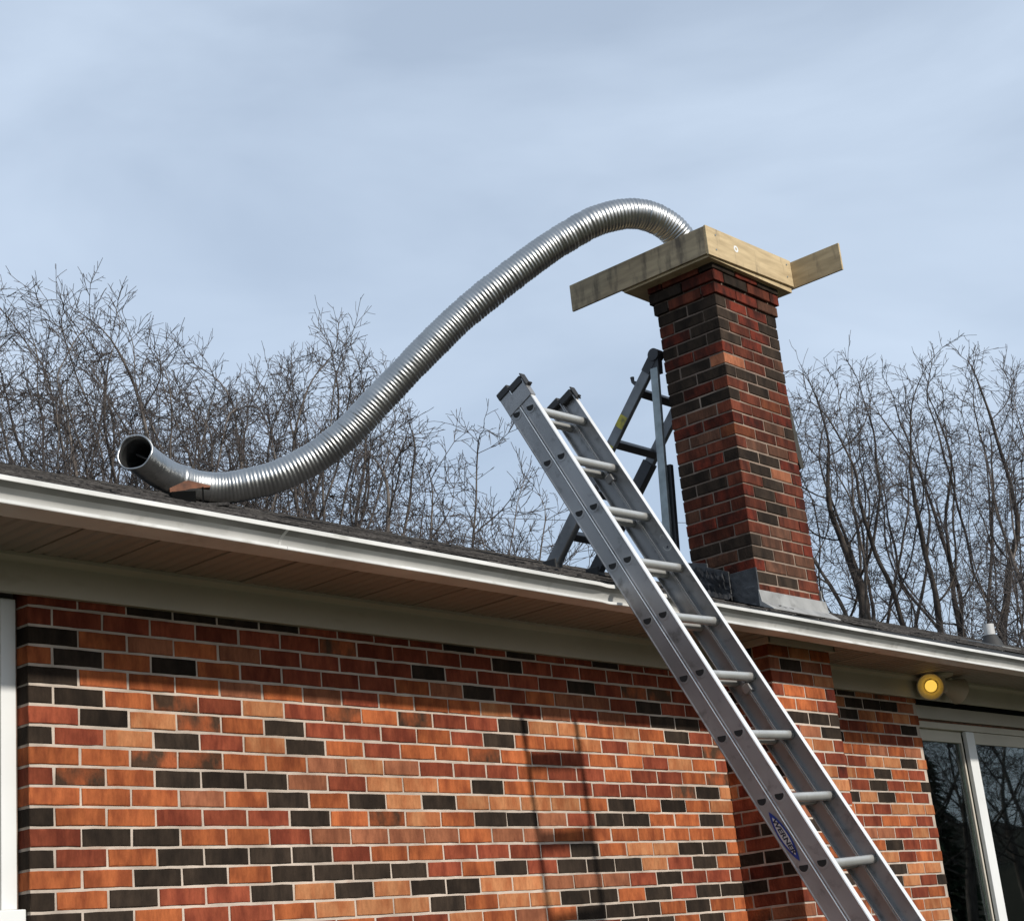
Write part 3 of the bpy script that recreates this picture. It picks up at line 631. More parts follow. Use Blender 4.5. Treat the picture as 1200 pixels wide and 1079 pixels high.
# ------------------------------------------------------------------ extension ladder
LP = V((2.409, -0.312, 4.040)); LD = V((0.050, -0.450, -0.8916)).normalized()
LW = V((0.999, 0.029, 0.042)); LW = (LW - LD*LW.dot(LD)).normalized(); LN = LD.cross(LW).normalized()
if LN.y > 0: LN = -LN
SPC = 0.30236; LWID = 0.401
lad_len = (LP.z-0.02)/(-LD.z)
lad = thing('extension_ladder', 'long two section aluminium extension ladder leaning on the white gutter', 'ladder', tuple(LP + LD*lad_len + LW*0.2))
def channel(p0, t0, t1, n0, n1, side, lip=0.028, th=0.0032):
    """rail: web at the outside, flanges turned towards the rungs; side +1 = flanges run along +LW"""
    s_ = side
    pr = [(0, n0), (s_*lip, n0), (s_*lip, n0+th*1.3), (s_*th, n0+th*1.3), (s_*th, n1-th*1.3), (s_*lip, n1-th*1.3), (s_*lip, n1), (0, n1),
          (s_*-0.0012, n1-0.004), (0, n1-0.009), (0, n0+0.009), (s_*-0.0012, n0+0.004)]
    mb = MB(); mb.prism(pr, p0+LD*t0, p0+LD*t1, LW, LN); mb.m[6] = 1; mb.m[7] = 1; return mb
fN = (-0.036, 0.042); bN = (-0.112, -0.0395)
tb0 = -0.165; fly_end = lad_len-0.35
rails = {}
for sec, (nr, ta, tb) in {'fly': (fN, -0.150, fly_end), 'base': (bN, -0.170, lad_len-0.04)}.items():
    for sd_, off in ((1, 0.0), (-1, LWID)):
        mb = channel(LP+LW*off, ta, tb, nr[0], nr[1], sd_)
        ro = mb.build('rail', [alu, alu_edge], lad); rails[(sec, sd_)] = ro
        if sec == 'base': ro['label'] = 'rear rail of the base section'
def rung(off_n, tc, w, r):
    mb = MB(); c0 = LP + LD*tc + LN*off_n
    prof = []
    for i in range(14):
        a = 2*math.pi*i/14; ca, sa = math.cos(a), math.sin(a)
        prof.append((ca*r*1.0, max(sa*r, -r*0.62)))         # D section, flat underneath, ribbed tread
    # flat side up (tread level with the ground when leaning)
    up = (V((0, 0, 1)) - LW*LW.z).normalized(); fw = up.cross(LW).normalized()
    mb.prism([(a, -b) for a, b in prof], c0+LW*0.0045, c0+LW*(w-0.0045), fw, up); return mb, c0, fw, up
for sec, on, toff, last in (('fly', 0.0, 0.0, fly_end), ('base', -0.0775, -0.0285, lad_len-0.2)):
    i = 0
    while True:
        tcn = i*SPC + toff
        if tcn > last-0.05: break
        mb, c0, fw, up = rung(on, tcn, LWID, 0.0220 if sec == 'fly' else 0.0198)
        mb.build('rung', alu_light, lad, smooth=40)
        # crimped D-shaped rung ends on the outer faces
        for sd_, wo_ in ((-1, -0.0015), (1, LWID+0.0015)):
            mb = MB(); pr = [(0.0205*math.cos(a), 0.0205*math.sin(a)+0.005) for a in np.linspace(math.pi, 2*math.pi, 9)] + [(0.0190, 0.0100), (-0.0190, 0.0100)]
            base_ = c0 + LW*wo_ + up*0.004
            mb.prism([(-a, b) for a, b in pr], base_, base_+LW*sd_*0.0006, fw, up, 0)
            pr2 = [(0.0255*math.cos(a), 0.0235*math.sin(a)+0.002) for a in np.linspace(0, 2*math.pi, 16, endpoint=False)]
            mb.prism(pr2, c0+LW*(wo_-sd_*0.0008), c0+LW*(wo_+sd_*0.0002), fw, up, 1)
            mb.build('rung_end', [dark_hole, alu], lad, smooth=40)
        i += 1
# plastic caps, guide brackets
for (sec, sd_), ro in rails.items():
    off = 0.0 if sd_ == 1 else LWID
    nr = fN if sec == 'fly' else bN; ta = -0.150 if sec == 'fly' else -0.170
    mb = MB(); a = (-0.005, 0.032) if sd_ == 1 else (-0.032, 0.005)
    mb.obox(LP+LW*off, LW, LN, LD, a, (nr[0]-0.003, nr[1]+0.002), (ta-0.022, ta+0.018))
    mb.build('end_cap', black_pl, lad, bevel=0.006)
mb = MB(); mb.obox(LP, LW, LN, LD, (-0.0045, -0.0012), (-0.110, 0.047), (-0.128, -0.050)); mb.obox(LP, LW, LN, LD, (-0.0045, 0.030), (0.0425, 0.047), (-0.150, -0.050))
mb.build('guide_bracket', alu, lad, bevel=0.0015)
for off in (0.0, LWID):
    mb = MB(); s_ = -0.004 if off == 0 else 0.0
    mb.obox(LP+LW*off, LW, LN, LD, (s_-0.002 if off == 0 else -0.03, 0.032 if off == 0 else 0.006), (0.0475, 0.054), (-0.176, -0.105))
    mb.obox(LP+LW*off, LW, LN, LD, (s_+0.010 if off == 0 else -0.02, 0.028 if off == 0 else -0.006), (0.054, 0.066), (-0.115, -0.106))
    mb.build('guide_clip', black_pl, lad, bevel=0.002)
for k_ in (1, 5, 9):
    mb = MB(); mb.obox(LP, LW, LN, LD, (LWID-0.034, LWID-0.006), (-0.060, -0.020), (k_*SPC+0.015, k_*SPC+0.055)); mb.build('rung_lock', alu, lad, bevel=0.004)
for off in (0.0, LWID):
    mb = MB(); mb.obox(LP+LW*off+LD*(lad_len-0.06), LW, V((0, -1, 0)), V((0, 0, 1)), (-0.02, 0.04) if off == 0 else (-0.04, 0.02), (-0.06, 0.10), (-0.075, -0.045)); mb.build('foot_pad', black_pl, lad, bevel=0.006)
# maker's label on the base rail
def eye(mb, o, A, Bv, L, H, mi, h, n=18):
    pts = [(L*(i/n*2-1), H*(1-(i/n*2-1)**2)**0.9) for i in range(n+1)]
    poly = pts + [(a, -b) for a, b in pts[-2:0:-1]]
    mb.add([o + A*a + Bv*b + h for a, b in poly], [tuple(range(len(poly)))], mi)
lo = LP + LD*2.245 + LN*(-0.0745) - LW*0.0020
outw = -LW
mb = MB(); eye(mb, lo, LD, LN, 0.112, 0.0235, 0, outw*0.0004); eye(mb, lo, LD, LN, 0.086, 0.0165, 1, outw*0.0008)
lab = mb.build('maker_label', [blue_ink, label_g], lad)
cu = bpy.data.curves.new('lettering', 'FONT'); cu.body = 'WERNER'; cu.size = 0.037; cu.align_x = 'CENTER'; cu.align_y = 'CENTER'; cu.offset = 0.0014; cu.shear = 0.18
to = bpy.data.objects.new('lettering_curve', cu); COL.objects.link(to)
bpy.context.view_layer.update()
tme = bpy.data.meshes.new_from_object(to.evaluated_get(bpy.context.evaluated_depsgraph_get()))
COL.objects.unlink(to); bpy.data.objects.remove(to)
tme.name = 'lettering'
Mx = Matrix((LD*1.05, LN*0.72, outw)).transposed().to_4x4(); Mx.translation = lo + outw*0.0012
tme.transform(Mx); tme.materials.clear(); tme.materials.append(black_ink)
tx = bpy.data.objects.new('lettering', tme); COL.objects.link(tx); tx.parent = lab; tx.matrix_parent_inverse = parent_world(lab).inverted()
# engraved safety mark on the inner face of the right fly rail
eo = LP + LD*0.78 + LN*0.008 + LW*(LWID-0.0036)
mb = MB()
def arc(c, r, a0, a1, n=16, w=0.0022):
    for i in range(n):
        A0 = a0+(a1-a0)*i/n; A1 = a0+(a1-a0)*(i+1)/n
        P_ = lambda a, q: c + LD*math.cos(a)*q*1.15 + LN*math.sin(a)*q
        mb.add([P_(A0, r-w), P_(A1, r-w), P_(A1, r+w), P_(A0, r+w)], [(0, 1, 2, 3)], 0)
arc(eo, 0.022, -1.9, 2.2); arc(eo-LD*0.045, 0.010, 0.6, 4.4)
star = []
for i in range(10):
    r_ = 0.0085 if i % 2 == 0 else 0.0036; a = math.pi*i/5
    star.append(eo + LD*(0.008+r_*math.cos(a)) + LN*(r_*math.sin(a)-0.004))
mb.add(star, [tuple(range(10))], 1)
mb.build('safety_mark', [alu_light, black_ink], lad)

# ------------------------------------------------------------------ folding ladder behind the chimney
XA, XB = 4.10, 4.49
fl = thing('folding_ladder', 'old folding step ladder standing open on the roof behind the chimney', 'ladder', (XA+0.2, 0.55, roofz(0.6)))
HP = V((0, 0.131, Z0+1.880)); FA = V((0, 1.040, roofz(1.04)+0.012)); FB = V((0, 0.215, roofz(0.215)+0.012))
def rail_bar(x, p, q, wdt, dep, matl, name, label=None):
    d = (q-p).normalized(); nrm = V((1, 0, 0)).cross(d).normalized(); mb = MB()
    mb.obox(V((x, 0, 0))+p, V((1, 0, 0)), nrm, d, (-wdt/2, wdt/2), (-dep/2, dep/2), (0.0, (q-p).length))
    ob = mb.build(name, matl, fl, bevel=0.004)
    if label: ob['label'] = label
    return ob, d, nrm
for x in (XA, XB):
    rail_bar(x, HP+(FA-HP)*0.05, HP+(FA-HP)*0.60, 0.030, 0.066, fold_alu, 'rail')
    rail_bar(x, HP+(FA-HP)*0.45, FA, 0.050, 0.080, fold_alu if x == XA else fold_dark, 'lower_rail')
for x in (XA-0.02, XB):
    rail_bar(x, HP+(FB-HP)*0.06, HP+(FB-HP)*0.97, 0.024, 0.050, galv, 'rear_rail', 'dull galvanised rear rail')
    rail_bar(x+0.035, HP+(FB-HP)*0.48, FB, 0.030, 0.080, fold_dark, 'rear_lower_rail')
for fr_ in (0.17, 0.41, 0.64, 0.85):
    c = HP+(FA-HP)*fr_; mb = MB(); d = (FA-HP).normalized(); nrm = V((1, 0, 0)).cross(d)
    mb.obox(V((XA+0.012, 0, 0))+c, V((1, 0, 0)), nrm, d, (0, XB-XA-0.024), (-0.032, 0.032), (-0.022, 0.022)); mb.build('rung', fold_dark, fl, bevel=0.005)
for x in (XA, XB):
    mb = MB(); mb.tube([V((x-0.030, HP.y, HP.z)), V((x+0.030, HP.y, HP.z))], 0.036, 20)
    d = (FA-HP).normalized(); mb.obox(V((x, 0, 0))+HP, V((1, 0, 0)), V((1, 0, 0)).cross(d), d, (-0.022, 0.022), (-0.030, 0.030), (0, 0.11))
    d = (FB-HP).normalized(); mb.obox(V((x, 0, 0))+HP, V((1, 0, 0)), V((1, 0, 0)).cross(d), d, (-0.020, 0.020), (-0.026, 0.026), (0, 0.11))
    mb.build('hinge', fold_dark, fl, smooth=40)
    c = V((x, 0, 0)) + HP+(FA-HP)*0.145; d = (FA-HP).normalized(); nrm = V((1, 0, 0)).cross(d)
    if nrm.y < 0: nrm = -nrm
    mb = MB(); mb.tube([c+nrm*0.025, c+nrm*0.065, c+nrm*0.085-d*0.02], [0.016, 0.010, 0.012], 10); mb.build('lock_knob', fold_dark, fl, smooth=60)
for a, b in ((0.285, 0.340), (0.420, 0.530)):
    mb = MB(); d = (FA-HP).normalized(); nrm = V((1, 0, 0)).cross(d)
    mb.obox(V((XA, 0, 0))+HP, V((1, 0, 0)), nrm, d, (-0.0168, -0.0155), (-0.028, 0.030), ((FA-HP).length*a, (FA-HP).length*b)); mb.build('yellow_sticker', yellow_m, fl)
for x, q in ((XA, FA), (XB, FA), (XA+0.015, FB), (XB+0.015, FB)):
    mb = MB(); mb.box(x-0.032, x+0.032, q.y-0.05, q.y+0.05, roofz(q.y)-0.03, roofz(q.y)+0.045); mb.build('rubber_foot', rubber, fl, bevel=0.008)

# narrow board beside the chimney
m = MB(); zz = Z0
m.add([(CX1+0.003, -0.328, zz+1.70), (CX1+0.040, -0.328, zz+1.52), (CX1+0.082, -0.328, zz+1.19), (CX1+0.045, -0.328, zz+1.18), (CX1+0.003, -0.328, zz+1.30),
       (CX1+0.003, -0.10, zz+1.70), (CX1+0.040, -0.10, zz+1.52), (CX1+0.082, -0.10, zz+1.19), (CX1+0.045, -0.10, zz+1.18), (CX1+0.003, -0.10, zz+1.30)],
      [(4, 3, 2, 1, 0), (5, 6, 7, 8, 9), (0, 1, 6, 5), (1, 2, 7, 6), (2, 3, 8, 7), (3, 4, 9, 8), (4, 0, 5, 9)])
bo = m.build('bracket_board', mat('weathered_dark_board', (0.055, 0.052, 0.042), 0.85, var=0.5, vscale=9, bump=0.3), None, bevel=0.003)
bo['label'] = 'narrow dark weathered board fixed to the right side of the chimney'; bo['category'] = 'board'

# ------------------------------------------------------------------ floodlight under the eave
fx, fy, fz = 6.19, -0.12, Z0+0.085
flood = thing('floodlight', 'twin floodlight under the eave with one lamp glowing yellow', 'outdoor light', (fx+0.10, -0.12, Z0+0.163))
m = MB(); m.tube([V((fx+0.13, -0.125, Z0+0.1635)), V((fx+0.13, -0.125, Z0+0.150))], [0.085, 0.078], 28); m.build('mount_plate', lamp_w, flood, smooth=40)
def lamp(c, d, lit):
    d = d.normalized(); mb = MB()
    ra = [0.030, 0.040, 0.055, 0.080, 0.083, 0.077, 0.050, 0.044]; tq = [-0.13, -0.10, -0.06, 0.015, 0.020, 0.019, -0.045, -0.060]
    if not lit: ra = [0.030, 0.036, 0.052, 0.080, 0.083, 0.077, 0.05, 0.04]
    mb.tube([c + d*t for t in tq], ra, 32, cap=False)
    mb.add([c - d*0.13 + (d.orthogonal().normalized()*math.cos(a) + d.cross(d.orthogonal().normalized())*math.sin(a))*0.030 for a in np.linspace(0, 2*math.pi, 16, endpoint=False)], [tuple(range(16))])
    can = mb.build('lamp_can', lamp_w, flood, smooth=50)
    mb = MB()
    if lit:
        mb.tube([c-d*0.055, c-d*0.030, c-d*0.020, c-d*0.017], [0.036, 0.036, 0.031, 0.010], 24); b = mb.build('bulb', lamp_on, can, smooth=60)
    else:
        mb.tube([c-d*0.060, c-d*0.035, c-d*0.020, c-d*0.012], [0.041, 0.041, 0.034, 0.012], 24); b = mb.build('bulb', frame_w, can, smooth=60)
    mb = MB(); mb.tube([c-d*0.12, V((c.x+(0.06 if lit else -0.05), -0.125, Z0+0.150))], [0.016, 0.014], 12); mb.build('swivel_arm', lamp_w, flood, smooth=50)
lamp(V((fx, fy, fz)), V((-0.90, -0.40, -0.20)), True)
lamp(V((fx+0.33, fy-0.005, fz-0.005)), V((0.80, -0.25, -0.28)), False)
m = MB(); m.tube([V((fx+0.16, -0.12, Z0+0.150)), V((fx+0.16, -0.125, Z0+0.06))], [0.022, 0.018], 12); m.build('sensor', lamp_w, flood, smooth=50)

# ------------------------------------------------------------------ vent pipe on the roof
vx, vy = 9.60, 1.0; vz = roofz(vy)
vent = thing('vent_pipe', 'short white plastic vent pipe with black boot on the right of the roof', 'vent pipe', (vx, vy, vz))
m = MB(); m.tube([V((vx, vy, vz-0.05)), V((vx, vy, vz+0.175)), V((vx, vy, vz+0.175)), V((vx, vy, vz+0.08))], [0.045, 0.045, 0.039, 0.039], 24, cap=False); m.build('pipe', pvc, vent, smooth=40)
m = MB(); m.tube([V((vx, vy, vz-0.03)), V((vx, vy, vz+0.03)), V((vx, vy, vz+0.085))], [0.10, 0.08, 0.050], 24); m.build('boot', rubber, vent, smooth=40)
m = MB(); m.obox(V((vx, vy, vz)), V((1, 0, 0)), V((0, 1, SL)).normalized(), V((0, -SL, 1)).normalized(), (-0.17, 0.17), (-0.17, 0.2), (0.004, 0.012)); m.build('flange', flash_g, vent)

# ------------------------------------------------------------------ bare winter trees
def perp_frames(T):
    A = np.where(np.abs(T[:, 2:3]) < 0.9, np.array([[0, 0, 1.0]]), np.array([[1.0, 0, 0]]))
    U = np.cross(T, A); U /= np.linalg.norm(U, axis=1)[:, None]; return U, np.cross(T, U)
class TreeMesh:
    def __init__(s): s.v = []; s.f = []; s.o = 0
    def add(s, PTS, RAD_, ns):
        """PTS (n, m, 3), RAD_ (n, m) -> tubes with ns sides"""
        n_, m_, _ = PTS.shape
        T = np.gradient(PTS, axis=1); T /= np.linalg.norm(T, axis=2)[:, :, None]+1e-9
        Tm = T.mean(axis=1); Tm /= np.linalg.norm(Tm, axis=1)[:, None]+1e-9
        U, Wv = perp_frames(Tm)
        a = np.arange(ns)*2*np.pi/ns
        ring = np.cos(a)[None, None, :, None]*U[:, None, None, :] + np.sin(a)[None, None, :, None]*Wv[:, None, None, :]
        vv = PTS[:, :, None, :] + ring*RAD_[:, :, None, None]
        s.v.append(vv.reshape(-1, 3))
        i = np.arange(n_)[:, None, None]*(m_*ns); k = np.arange(m_-1)[None, :, None]*ns; q = np.arange(ns)[None, None, :]
        q2 = (q+1) % ns
        f = np.stack([i+k+q, i+k+q2, i+k+ns+q2, i+k+ns+q], -1).reshape(-1, 4)+s.o
        s.f.append(f); s.o += n_*m_*ns
    def mesh(s, name, material):
        v = np.concatenate(s.v); f = np.concatenate(s.f)
        me = bpy.data.meshes.new(name)
        me.vertices.add(len(v)); me.vertices.foreach_set('co', v.ravel())
        me.loops.add(len(f)*4); me.loops.foreach_set('vertex_index', f.ravel().astype(np.int32))
        me.polygons.add(len(f)); me.polygons.foreach_set('loop_start', np.arange(len(f), dtype=np.int32)*4)
        me.polygons.foreach_set('use_smooth', np.ones(len(f), dtype=bool))
        me.update(); me.validate(); me.materials.append(material); return me
def grow(start, d0, L, r0, r1, m_, wig, up, rng):
    """polylines: start (n,3), dir (n,3), length (n,)"""
    n_ = len(start); P_ = np.zeros((n_, m_, 3)); P_[:, 0] = start; d = d0.copy(); step = (L/(m_-1))[:, None]
    for i in range(1, m_):
        d = d + rng.normal(0, wig, (n_, 3)) + np.array([0, 0, up])
        d /= np.linalg.norm(d, axis=1)[:, None]; P_[:, i] = P_[:, i-1] + d*step
    R_ = r0[:, None] + (r1-r0)[:, None]*np.linspace(0, 1, m_)[None, :]**0.85
    return P_, R_
def spawn(P_, R_, L, nch, f0, f1, ang, angv, lr, lv, rng, taper=0.5, flat=0.0):
    n_, m_, _ = P_.shape; tot = n_*nch
    fr_ = (f0 + (f1-f0)*((np.arange(nch)[None, :] + rng.uniform(0, 1, (n_, nch)))/nch)).ravel()
    idx = np.repeat(np.arange(n_), nch); x = fr_*(m_-1); i0_ = np.minimum(x.astype(int), m_-2); w = (x-i0_)[:, None]
    st_ = P_[idx, i0_]*(1-w)+P_[idx, i0_+1]*w; T = P_[idx, i0_+1]-P_[idx, i0_]; T /= np.linalg.norm(T, axis=1)[:, None]+1e-9
    rr = R_[idx, i0_]*(1-w[:, 0])+R_[idx, i0_+1]*w[:, 0]
    U, Wv = perp_frames(T); az = (np.tile(np.arange(nch), n_)*2.4 + np.repeat(rng.uniform(0, 6.28, n_), nch) + rng.normal(0, 0.5, tot))
    an = np.radians(ang + rng.normal(0, angv, tot))
    d = T*np.cos(an)[:, None] + (U*np.cos(az)[:, None]+Wv*np.sin(az)[:, None])*np.sin(an)[:, None]
    Lc = L[idx]*lr*(1-taper*fr_)*np.exp(rng.normal(0, lv, tot))
    return st_, d, Lc, rr
def add_chains(tm, chains, pos, rad_, ns_of):
    """branches of any length, grouped so that equal lengths are built together"""
    groups = {}
    for c in chains: groups.setdefault((len(c), ns_of(rad_[c[0]])), []).append(c)
    for (ln, ns), cs in groups.items():
        idx = np.array(cs); tm.add(pos[idx], rad_[idx], ns)
def tree_meshes(seed, H, hb, R, stems, lean, prof, n_att=1500, lobes=3, tip=0.0062, twig=2, ex=1.75, jit=0.14, bmat=None):
    """bare crown grown into a rounded, lobed envelope: limbs compete for free space, so they fork and taper as real ones do"""
    rng = np.random.default_rng(seed)
    # free space to grow into
    A = np.zeros((0, 3)); ph = rng.uniform(0, 6.28, 4)
    while len(A) < n_att:
        q = rng.uniform(0, 1, (n_att*4, 3)); t = q[:, 0]; th = q[:, 1]*2*np.pi
        env = R*np.interp(t, *prof)*(1 + 0.17*np.sin(lobes*th+ph[0]) + 0.10*np.sin((lobes+2)*th+ph[1]+5*t))
        rr = env*np.sqrt(q[:, 2]*0.93+0.07); x = rr*np.cos(th); y = rr*np.sin(th)
        ztop = H*(1 + 0.055*np.sin(1.9*x+ph[2])*np.sin(1.7*y+ph[3]) - 0.03)
        z = hb + t*(ztop-hb)
        keep = rng.uniform(0, 1, len(t)) < (env/R)**1.6+0.03
        A = np.concatenate([A, np.stack([x, y, z], 1)[keep]])
    A = A[:n_att]; D = 0.21
    pos, par = [], []
    a0 = rng.uniform(0, 6.28)
    for k in range(stems):
        a = a0 + 2*np.pi*k/stems + rng.normal(0, .2); le = math.radians(lean*rng.uniform(0.7, 1.3))*(stems > 1)
        p = np.array([math.cos(a)*0.16*(stems > 1), math.sin(a)*0.16*(stems > 1), -0.4]); d = np.array([math.cos(a)*math.sin(le), math.sin(a)*math.sin(le), math.cos(le)]); pr = -1
        while p[2] < hb*rng.uniform(1.0, 1.12):
            pos.append(p.copy()); par.append(pr); pr = len(pos)-1
            d = d + rng.normal(0, 0.035, 3); d /= np.linalg.norm(d); p = p + d*D
    pos = [np.array(p) for p in pos]; Pn = np.array(pos)
    dm = np.linalg.norm(A[:, None, :]-Pn[None], axis=2); best = dm.argmin(1); dist = dm.min(1); alive = np.ones(len(A), bool)
    infl, kill = 2.0, 0.36; seen = set()
    for it in range(150):
        act = alive & (dist < (infl if it > 8 else 9.0))
        if not act.any(): break
        dirs = A[act]-np.array(pos)[best[act]]; dirs /= np.linalg.norm(dirs, axis=1)[:, None]
        b = best[act]; u, inv = np.unique(b, return_inverse=True); sm = np.zeros((len(u), 3)); np.add.at(sm, inv, dirs)
        newp = []
        for kk, nd in enumerate(u):
            v = sm[kk]/(np.linalg.norm(sm[kk])+1e-6) + rng.normal(0, jit, 3) + np.array([0, 0, 0.08])
            if par[nd] >= 0: v = v + 0.45*(pos[nd]-pos[par[nd]])/D
            v /= np.linalg.norm(v); q = pos[nd]+v*D; key = (int(nd), tuple(np.round(v*2.2).astype(int)))
            if key in seen: continue
            seen.add(key); pos.append(q); par.append(int(nd)); newp.append(len(pos)-1)
        if not newp: break
        Q = np.array([pos[i_] for i_ in newp]); dd = np.linalg.norm(A[:, None, :]-Q[None], axis=2); mi = dd.argmin(1); md = dd[np.arange(len(A)), mi]
        up_ = md < dist; best[up_] = np.array(newp)[mi[up_]]; dist[up_] = md[up_]; alive &= dist > kill
    pos = np.array(pos); par = np.array(par); N_ = len(pos)
    kids = [[] for _ in range(N_)]
    for i_ in range(N_):
        if par[i_] >= 0: kids[par[i_]].append(i_)
    r22 = np.zeros(N_)
    for i_ in range(N_-1, -1, -1):           # children always come after their parent
        if not kids[i_]: r22[i_] = tip**ex
        if par[i_] >= 0: r22[par[i_]] += r22[i_]
    rad_ = r22**(1/ex)
    sp = pos.copy()
    for _ in range(2):                       # ease the kinks
        for i_ in range(N_):
            if par[i_] >= 0 and kids[i_]:
                m_ = max(kids[i_], key=lambda c: rad_[c]); sp[i_] = 0.5*sp[i_]+0.25*sp[par[i_]]+0.25*sp[m_]
    pos = sp; chains = []; stack = [i_ for i_ in range(N_) if par[i_] < 0]
    while stack:
        c = stack.pop(); ch = [c] if par[c] < 0 else [par[c], c]
        while kids[c]:
            ks = sorted(kids[c], key=lambda q: -rad_[q]); stack += ks[1:]; c = ks[0]; ch.append(c)
        chains.append(ch)
    tm = TreeMesh(); cw = TreeMesh(); radc = rad_.copy()
    def fix(ch):                              # a side branch starts at its own thickness
        return ch
    big = [c for c in chains if rad_[c[1 if len(c) > 1 else 0]] > 0.016]; small = [c for c in chains if rad_[c[1 if len(c) > 1 else 0]] <= 0.016]
    for group, target in ((big, tm), (small, cw)):
        gl_ = {}
        for c in group:
            if len(c) < 2: continue
            r0_ = rad_[c].copy(); r0_[0] = min(r0_[0], r0_[1]*1.15)
            gl_.setdefault((len(c), 9 if r0_[0] > .08 else (6 if r0_[0] > .03 else (4 if r0_[0] > .012 else 3))), []).append((pos[c], r0_))
        for (ln, ns), lst in gl_.items(): target.add(np.array([q[0] for q in lst]), np.array([q[1] for q in lst]), ns)
    thin = np.array([i_ for i_ in range(N_) if par[i_] >= 0 and rad_[i_] < 0.020])
    T = pos[thin]-pos[par[thin]]; T /= np.linalg.norm(T, axis=1)[:, None]+1e-9
    ends = np.array([len(kids[i_]) == 0 for i_ in thin])
    def twigs(P0, T0, L0, n_, ang, r0, r1, m_, wig):
        idx = np.repeat(np.arange(len(P0)), n_); U, Wv = perp_frames(T0[idx]); az = rng.uniform(0, 6.283, len(idx)); an = np.radians(rng.normal(ang, 12, len(idx)))
        d = T0[idx]*np.cos(an)[:, None] + (U*np.cos(az)[:, None]+Wv*np.sin(az)[:, None])*np.sin(an)[:, None]
        L = np.minimum(L0*np.exp(rng.normal(0, 0.32, len(idx))), L0*1.7)
        Pq, Rq = grow(P0[idx], d, L, np.full(len(idx), r0), np.full(len(idx), r1), m_, wig, 0.03, rng); cw.add(Pq, Rq, 3)
        return Pq, Rq, L
    Pt, Rt, Lt = twigs(pos[thin], T, 0.33, twig, 46, 0.0054, 0.0042, 4, 0.17)
    Pe, Re, Le = twigs(pos[thin][ends], T[ends], 0.33, 2, 24, 0.0058, 0.0044, 4, 0.15)
    for P_, R_, L_ in ((Pt, Rt, Lt), (Pe, Re, Le)):
        s4, d4, L4, r4 = spawn(P_, R_, L_, 2, 0.25, 0.98, 40, 12, 0.5, 0.3, rng, taper=0.3)
        P4, R4 = grow(s4, d4, np.clip(L4, 0.08, 0.4), np.full(len(L4), 0.0048), np.full(len(L4), 0.0040), 3, 0.15, 0.02, rng); cw.add(P4, R4, 3)

    return tm.mesh('trunk', bmat or bark), cw.mesh('crown', twig_m)
ROUND = ([0, 0.15, 0.45, 0.7, 0.9, 1.0], [0.45, 0.75, 1.0, 0.92, 0.62, 0.15])
TALL = ([0, 0.2, 0.5, 0.75, 0.92, 1.0], [0.30, 0.6, 0.9, 1.0, 0.70, 0.2])
FAN = ([0, 0.2, 0.5, 0.8, 0.95, 1.0], [0.22, 0.45, 0.8, 1.0, 0.80, 0.3])
KIND = {
 'spreading': tree_meshes(3, 12.5, 4.2, 3.6, 1, 0, ROUND, 2200, 3, ex=1.6, jit=0.20),
 'spreading_b': tree_meshes(21, 12.5, 4.8, 3.2, 2, 9, ROUND, 2300, 2, ex=1.6, jit=0.19),
 'upright': tree_meshes(6, 12.5, 5.2, 2.1, 1, 0, TALL, 1300, 2, ex=1.6, jit=0.19),
 'upright_b': tree_meshes(8, 12.5, 4.8, 2.3, 2, 5, TALL, 1350, 3, ex=1.6, jit=0.19),
 'low': tree_meshes(13, 9.5, 3.2, 2.8, 2, 12, ROUND, 1500, 3, ex=1.6, jit=0.20),
 'vase': tree_meshes(17, 12.5, 4.2, 2.8, 4, 8, FAN, 2100, 3, tip=0.0072, ex=1.5, jit=0.22, bmat=bark_dark),
}
CAMP = M.translation
def tree(kind, az, dist, H, rot, label, group='bare trees behind the house', base=12.5, sx=1.0):
    a = math.radians(az); x = CAMP.x + dist*math.sin(a); y = CAMP.y + dist*math.cos(a)
    t = thing('bare_tree', label, 'tree', (x, y, 0), group)
    s_ = H/base; t.rotation_euler = (0, 0, rot); t.scale = (s_*sx, s_*sx, s_)
    for nm, me in zip(('trunk', 'crown'), KIND[kind]):
        o = bpy.data.objects.new(nm, me); COL.objects.link(o); o.parent = t
    return t
tree('spreading_b', 32.0, 27, 13.9, 0.4, 'tall bare tree cut by the left edge of the picture')
tree('spreading', 35.0, 26, 12.5, 2.2, 'wide bare tree with leaning limbs rising left of the pipe mouth')
tree('spreading', 29.8, 31, 15.4, 4.4, 'bare tree at the far left with its trunk outside the view')
tree('upright_b', 38.0, 34, 14.8, 1.0, 'bare tree rising just right of the open pipe mouth')
tree('upright_b', 40.7, 33, 15.3, 5.0, 'tallest bare tree in the clump left of the rising pipe')
tree('upright', 42.8, 32, 15.1, 1.9, 'bare tree just right of the tallest in the clump')
tree('low', 44.6, 32, 13.1, 0.7, 'bare tree whose top shows just above the rising pipe', base=9.5)
tree('low', 46.0, 29, 10.4, 2.0, 'low spreading bare tree between the pipe and the extension ladder', base=9.5)
tree('low', 47.9, 36, 11.5, 5.2, 'small bare tree whose outer twigs end near the extension ladder', base=9.5, sx=0.75)
tree('low', 52.8, 40, 11.2, 1.7, 'distant bare tree seen between the legs of the folding ladder', base=9.5)
tree('upright', 61.2, 31, 12.0, 0.2, 'bare tree half hidden by the right edge of the chimney')
tree('vase', 63.8, 31, 12.5, 4.0, 'many stemmed bare tree standing right of the chimney')
tree('upright_b', 68.0, 29, 10.6, 3.6, 'bare tree behind the white vent pipe at the right edge')
tree('low', 66.4, 27, 7.6, 1.1, 'low dark bare tree left of the vent pipe', base=9.5)
tree('low', 70.6, 33, 10.2, 3.3, 'bare tree cut by the right edge of the picture', base=9.5)

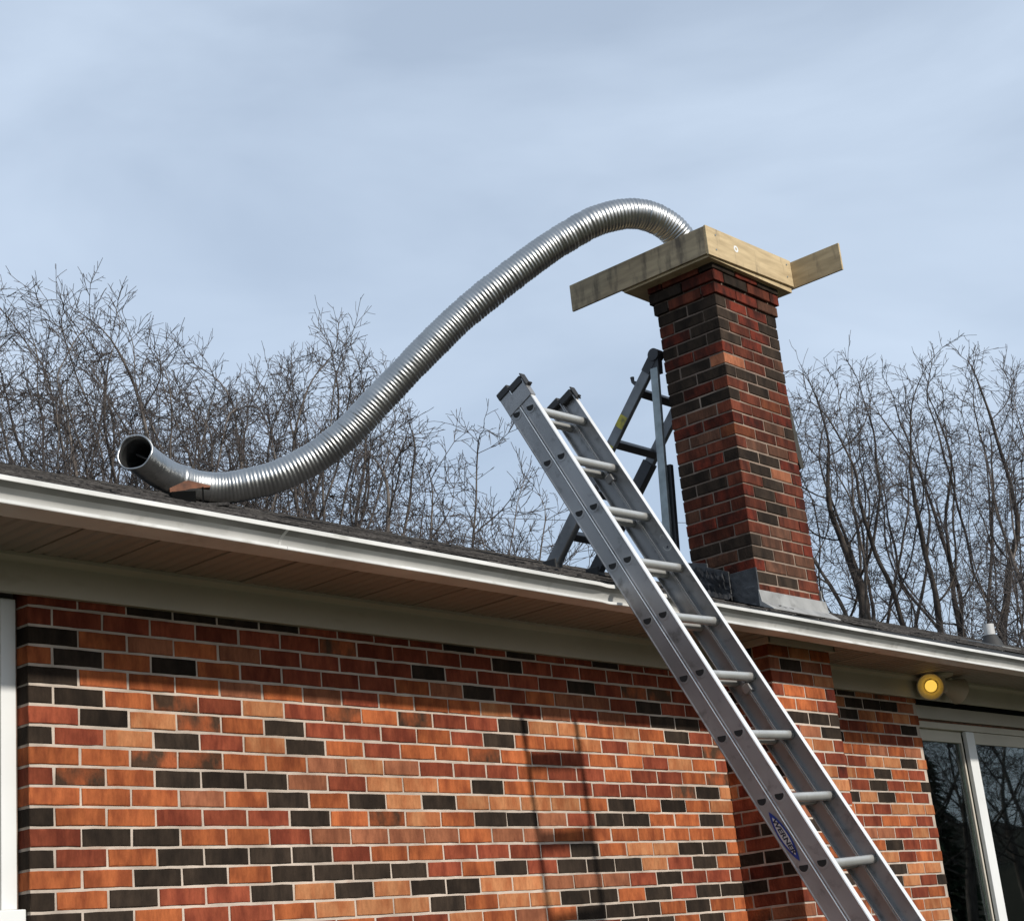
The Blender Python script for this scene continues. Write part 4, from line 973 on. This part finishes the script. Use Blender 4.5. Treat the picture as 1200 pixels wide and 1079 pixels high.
# trees across the yard, mirrored in the door glass
def place(kind, x, y, H, rot, label, base=12.5):
    t = thing('bare_tree', label, 'tree', (x, y, 0), 'bare trees mirrored in the door glass')
    s_ = H/base; t.rotation_euler = (0, 0, rot); t.scale = (s_, s_, s_)
    for nm, me in zip(('trunk', 'crown'), KIND[kind]):
        o = bpy.data.objects.new(nm, me); COL.objects.link(o); o.parent = t
lab_m = 'bare tree across the yard mirrored faintly in the sliding door'
for i, (x, y, kd, hh) in enumerate(((27, -10.5, 'low', 8), (30, -15.5, 'upright', 11), (36, -13.0, 'low', 9))):
    place(kd, x, y, hh, i*1.3, lab_m, 9.5 if kd == 'low' else 12.5)
def conifer(x, y, H, seed):
    r = np.random.default_rng(seed); t = thing('conifer', 'dark evergreen across the yard mirrored in the sliding door', 'tree', (x, y, 0), 'evergreens mirrored in the door glass')
    mb = MB(); mb.tube([V((x, y, -0.2)), V((x, y, H*0.97))], [H*0.018, 0.02], 8); mb.build('trunk', bark_dark, t)
    mb = MB()
    for i in range(900):
        q = r.uniform(0.06, 0.985); a = r.uniform(0, 6.283); rr = H*0.21*(1-q)**0.85*r.uniform(0.25, 1.0)+0.05
        c = V((x+rr*math.cos(a), y+rr*math.sin(a), q*H - rr*0.25)); l = H*0.055*r.uniform(0.6, 1.3)
        d = V((math.cos(a), math.sin(a), -0.35+r.normal(0, .2))).normalized(); s_ = V((-math.sin(a), math.cos(a), r.normal(0, .25)))
        mb.add([c - s_*l*0.35, c + d*l, c + s_*l*0.35, c + V((0, 0, l*0.35))], [(0, 1, 3), (1, 2, 3), (0, 3, 2)])
    mb.build('crown', needle_m, t)
for i, (x, y, hh) in enumerate(((33, -10.2, 5.2), (38, -16.5, 6.5))): conifer(x, y, hh, i)

# ------------------------------------------------------------------ overhead cable beyond the house
def ray_pt(az, el, dist):
    a = math.radians(az); return V((CAMP.x+dist*math.sin(a), CAMP.y+dist*math.cos(a), CAMP.z+dist*math.tan(math.radians(el))))
A_, B_ = ray_pt(41.0, 16.6, 44), ray_pt(60.0, 14.1, 52)
pts = [A_.lerp(B_, q) - V((0, 0, 0.12*(1-(2*q-1)**2))) for q in np.linspace(0, 1, 24)]
m = MB(); m.tube(pts, 0.009, 6); c = m.build('overhead_cable', cable_m)
c['label'] = 'thin overhead cable crossing the sky behind the ladders'; c['category'] = 'cable'
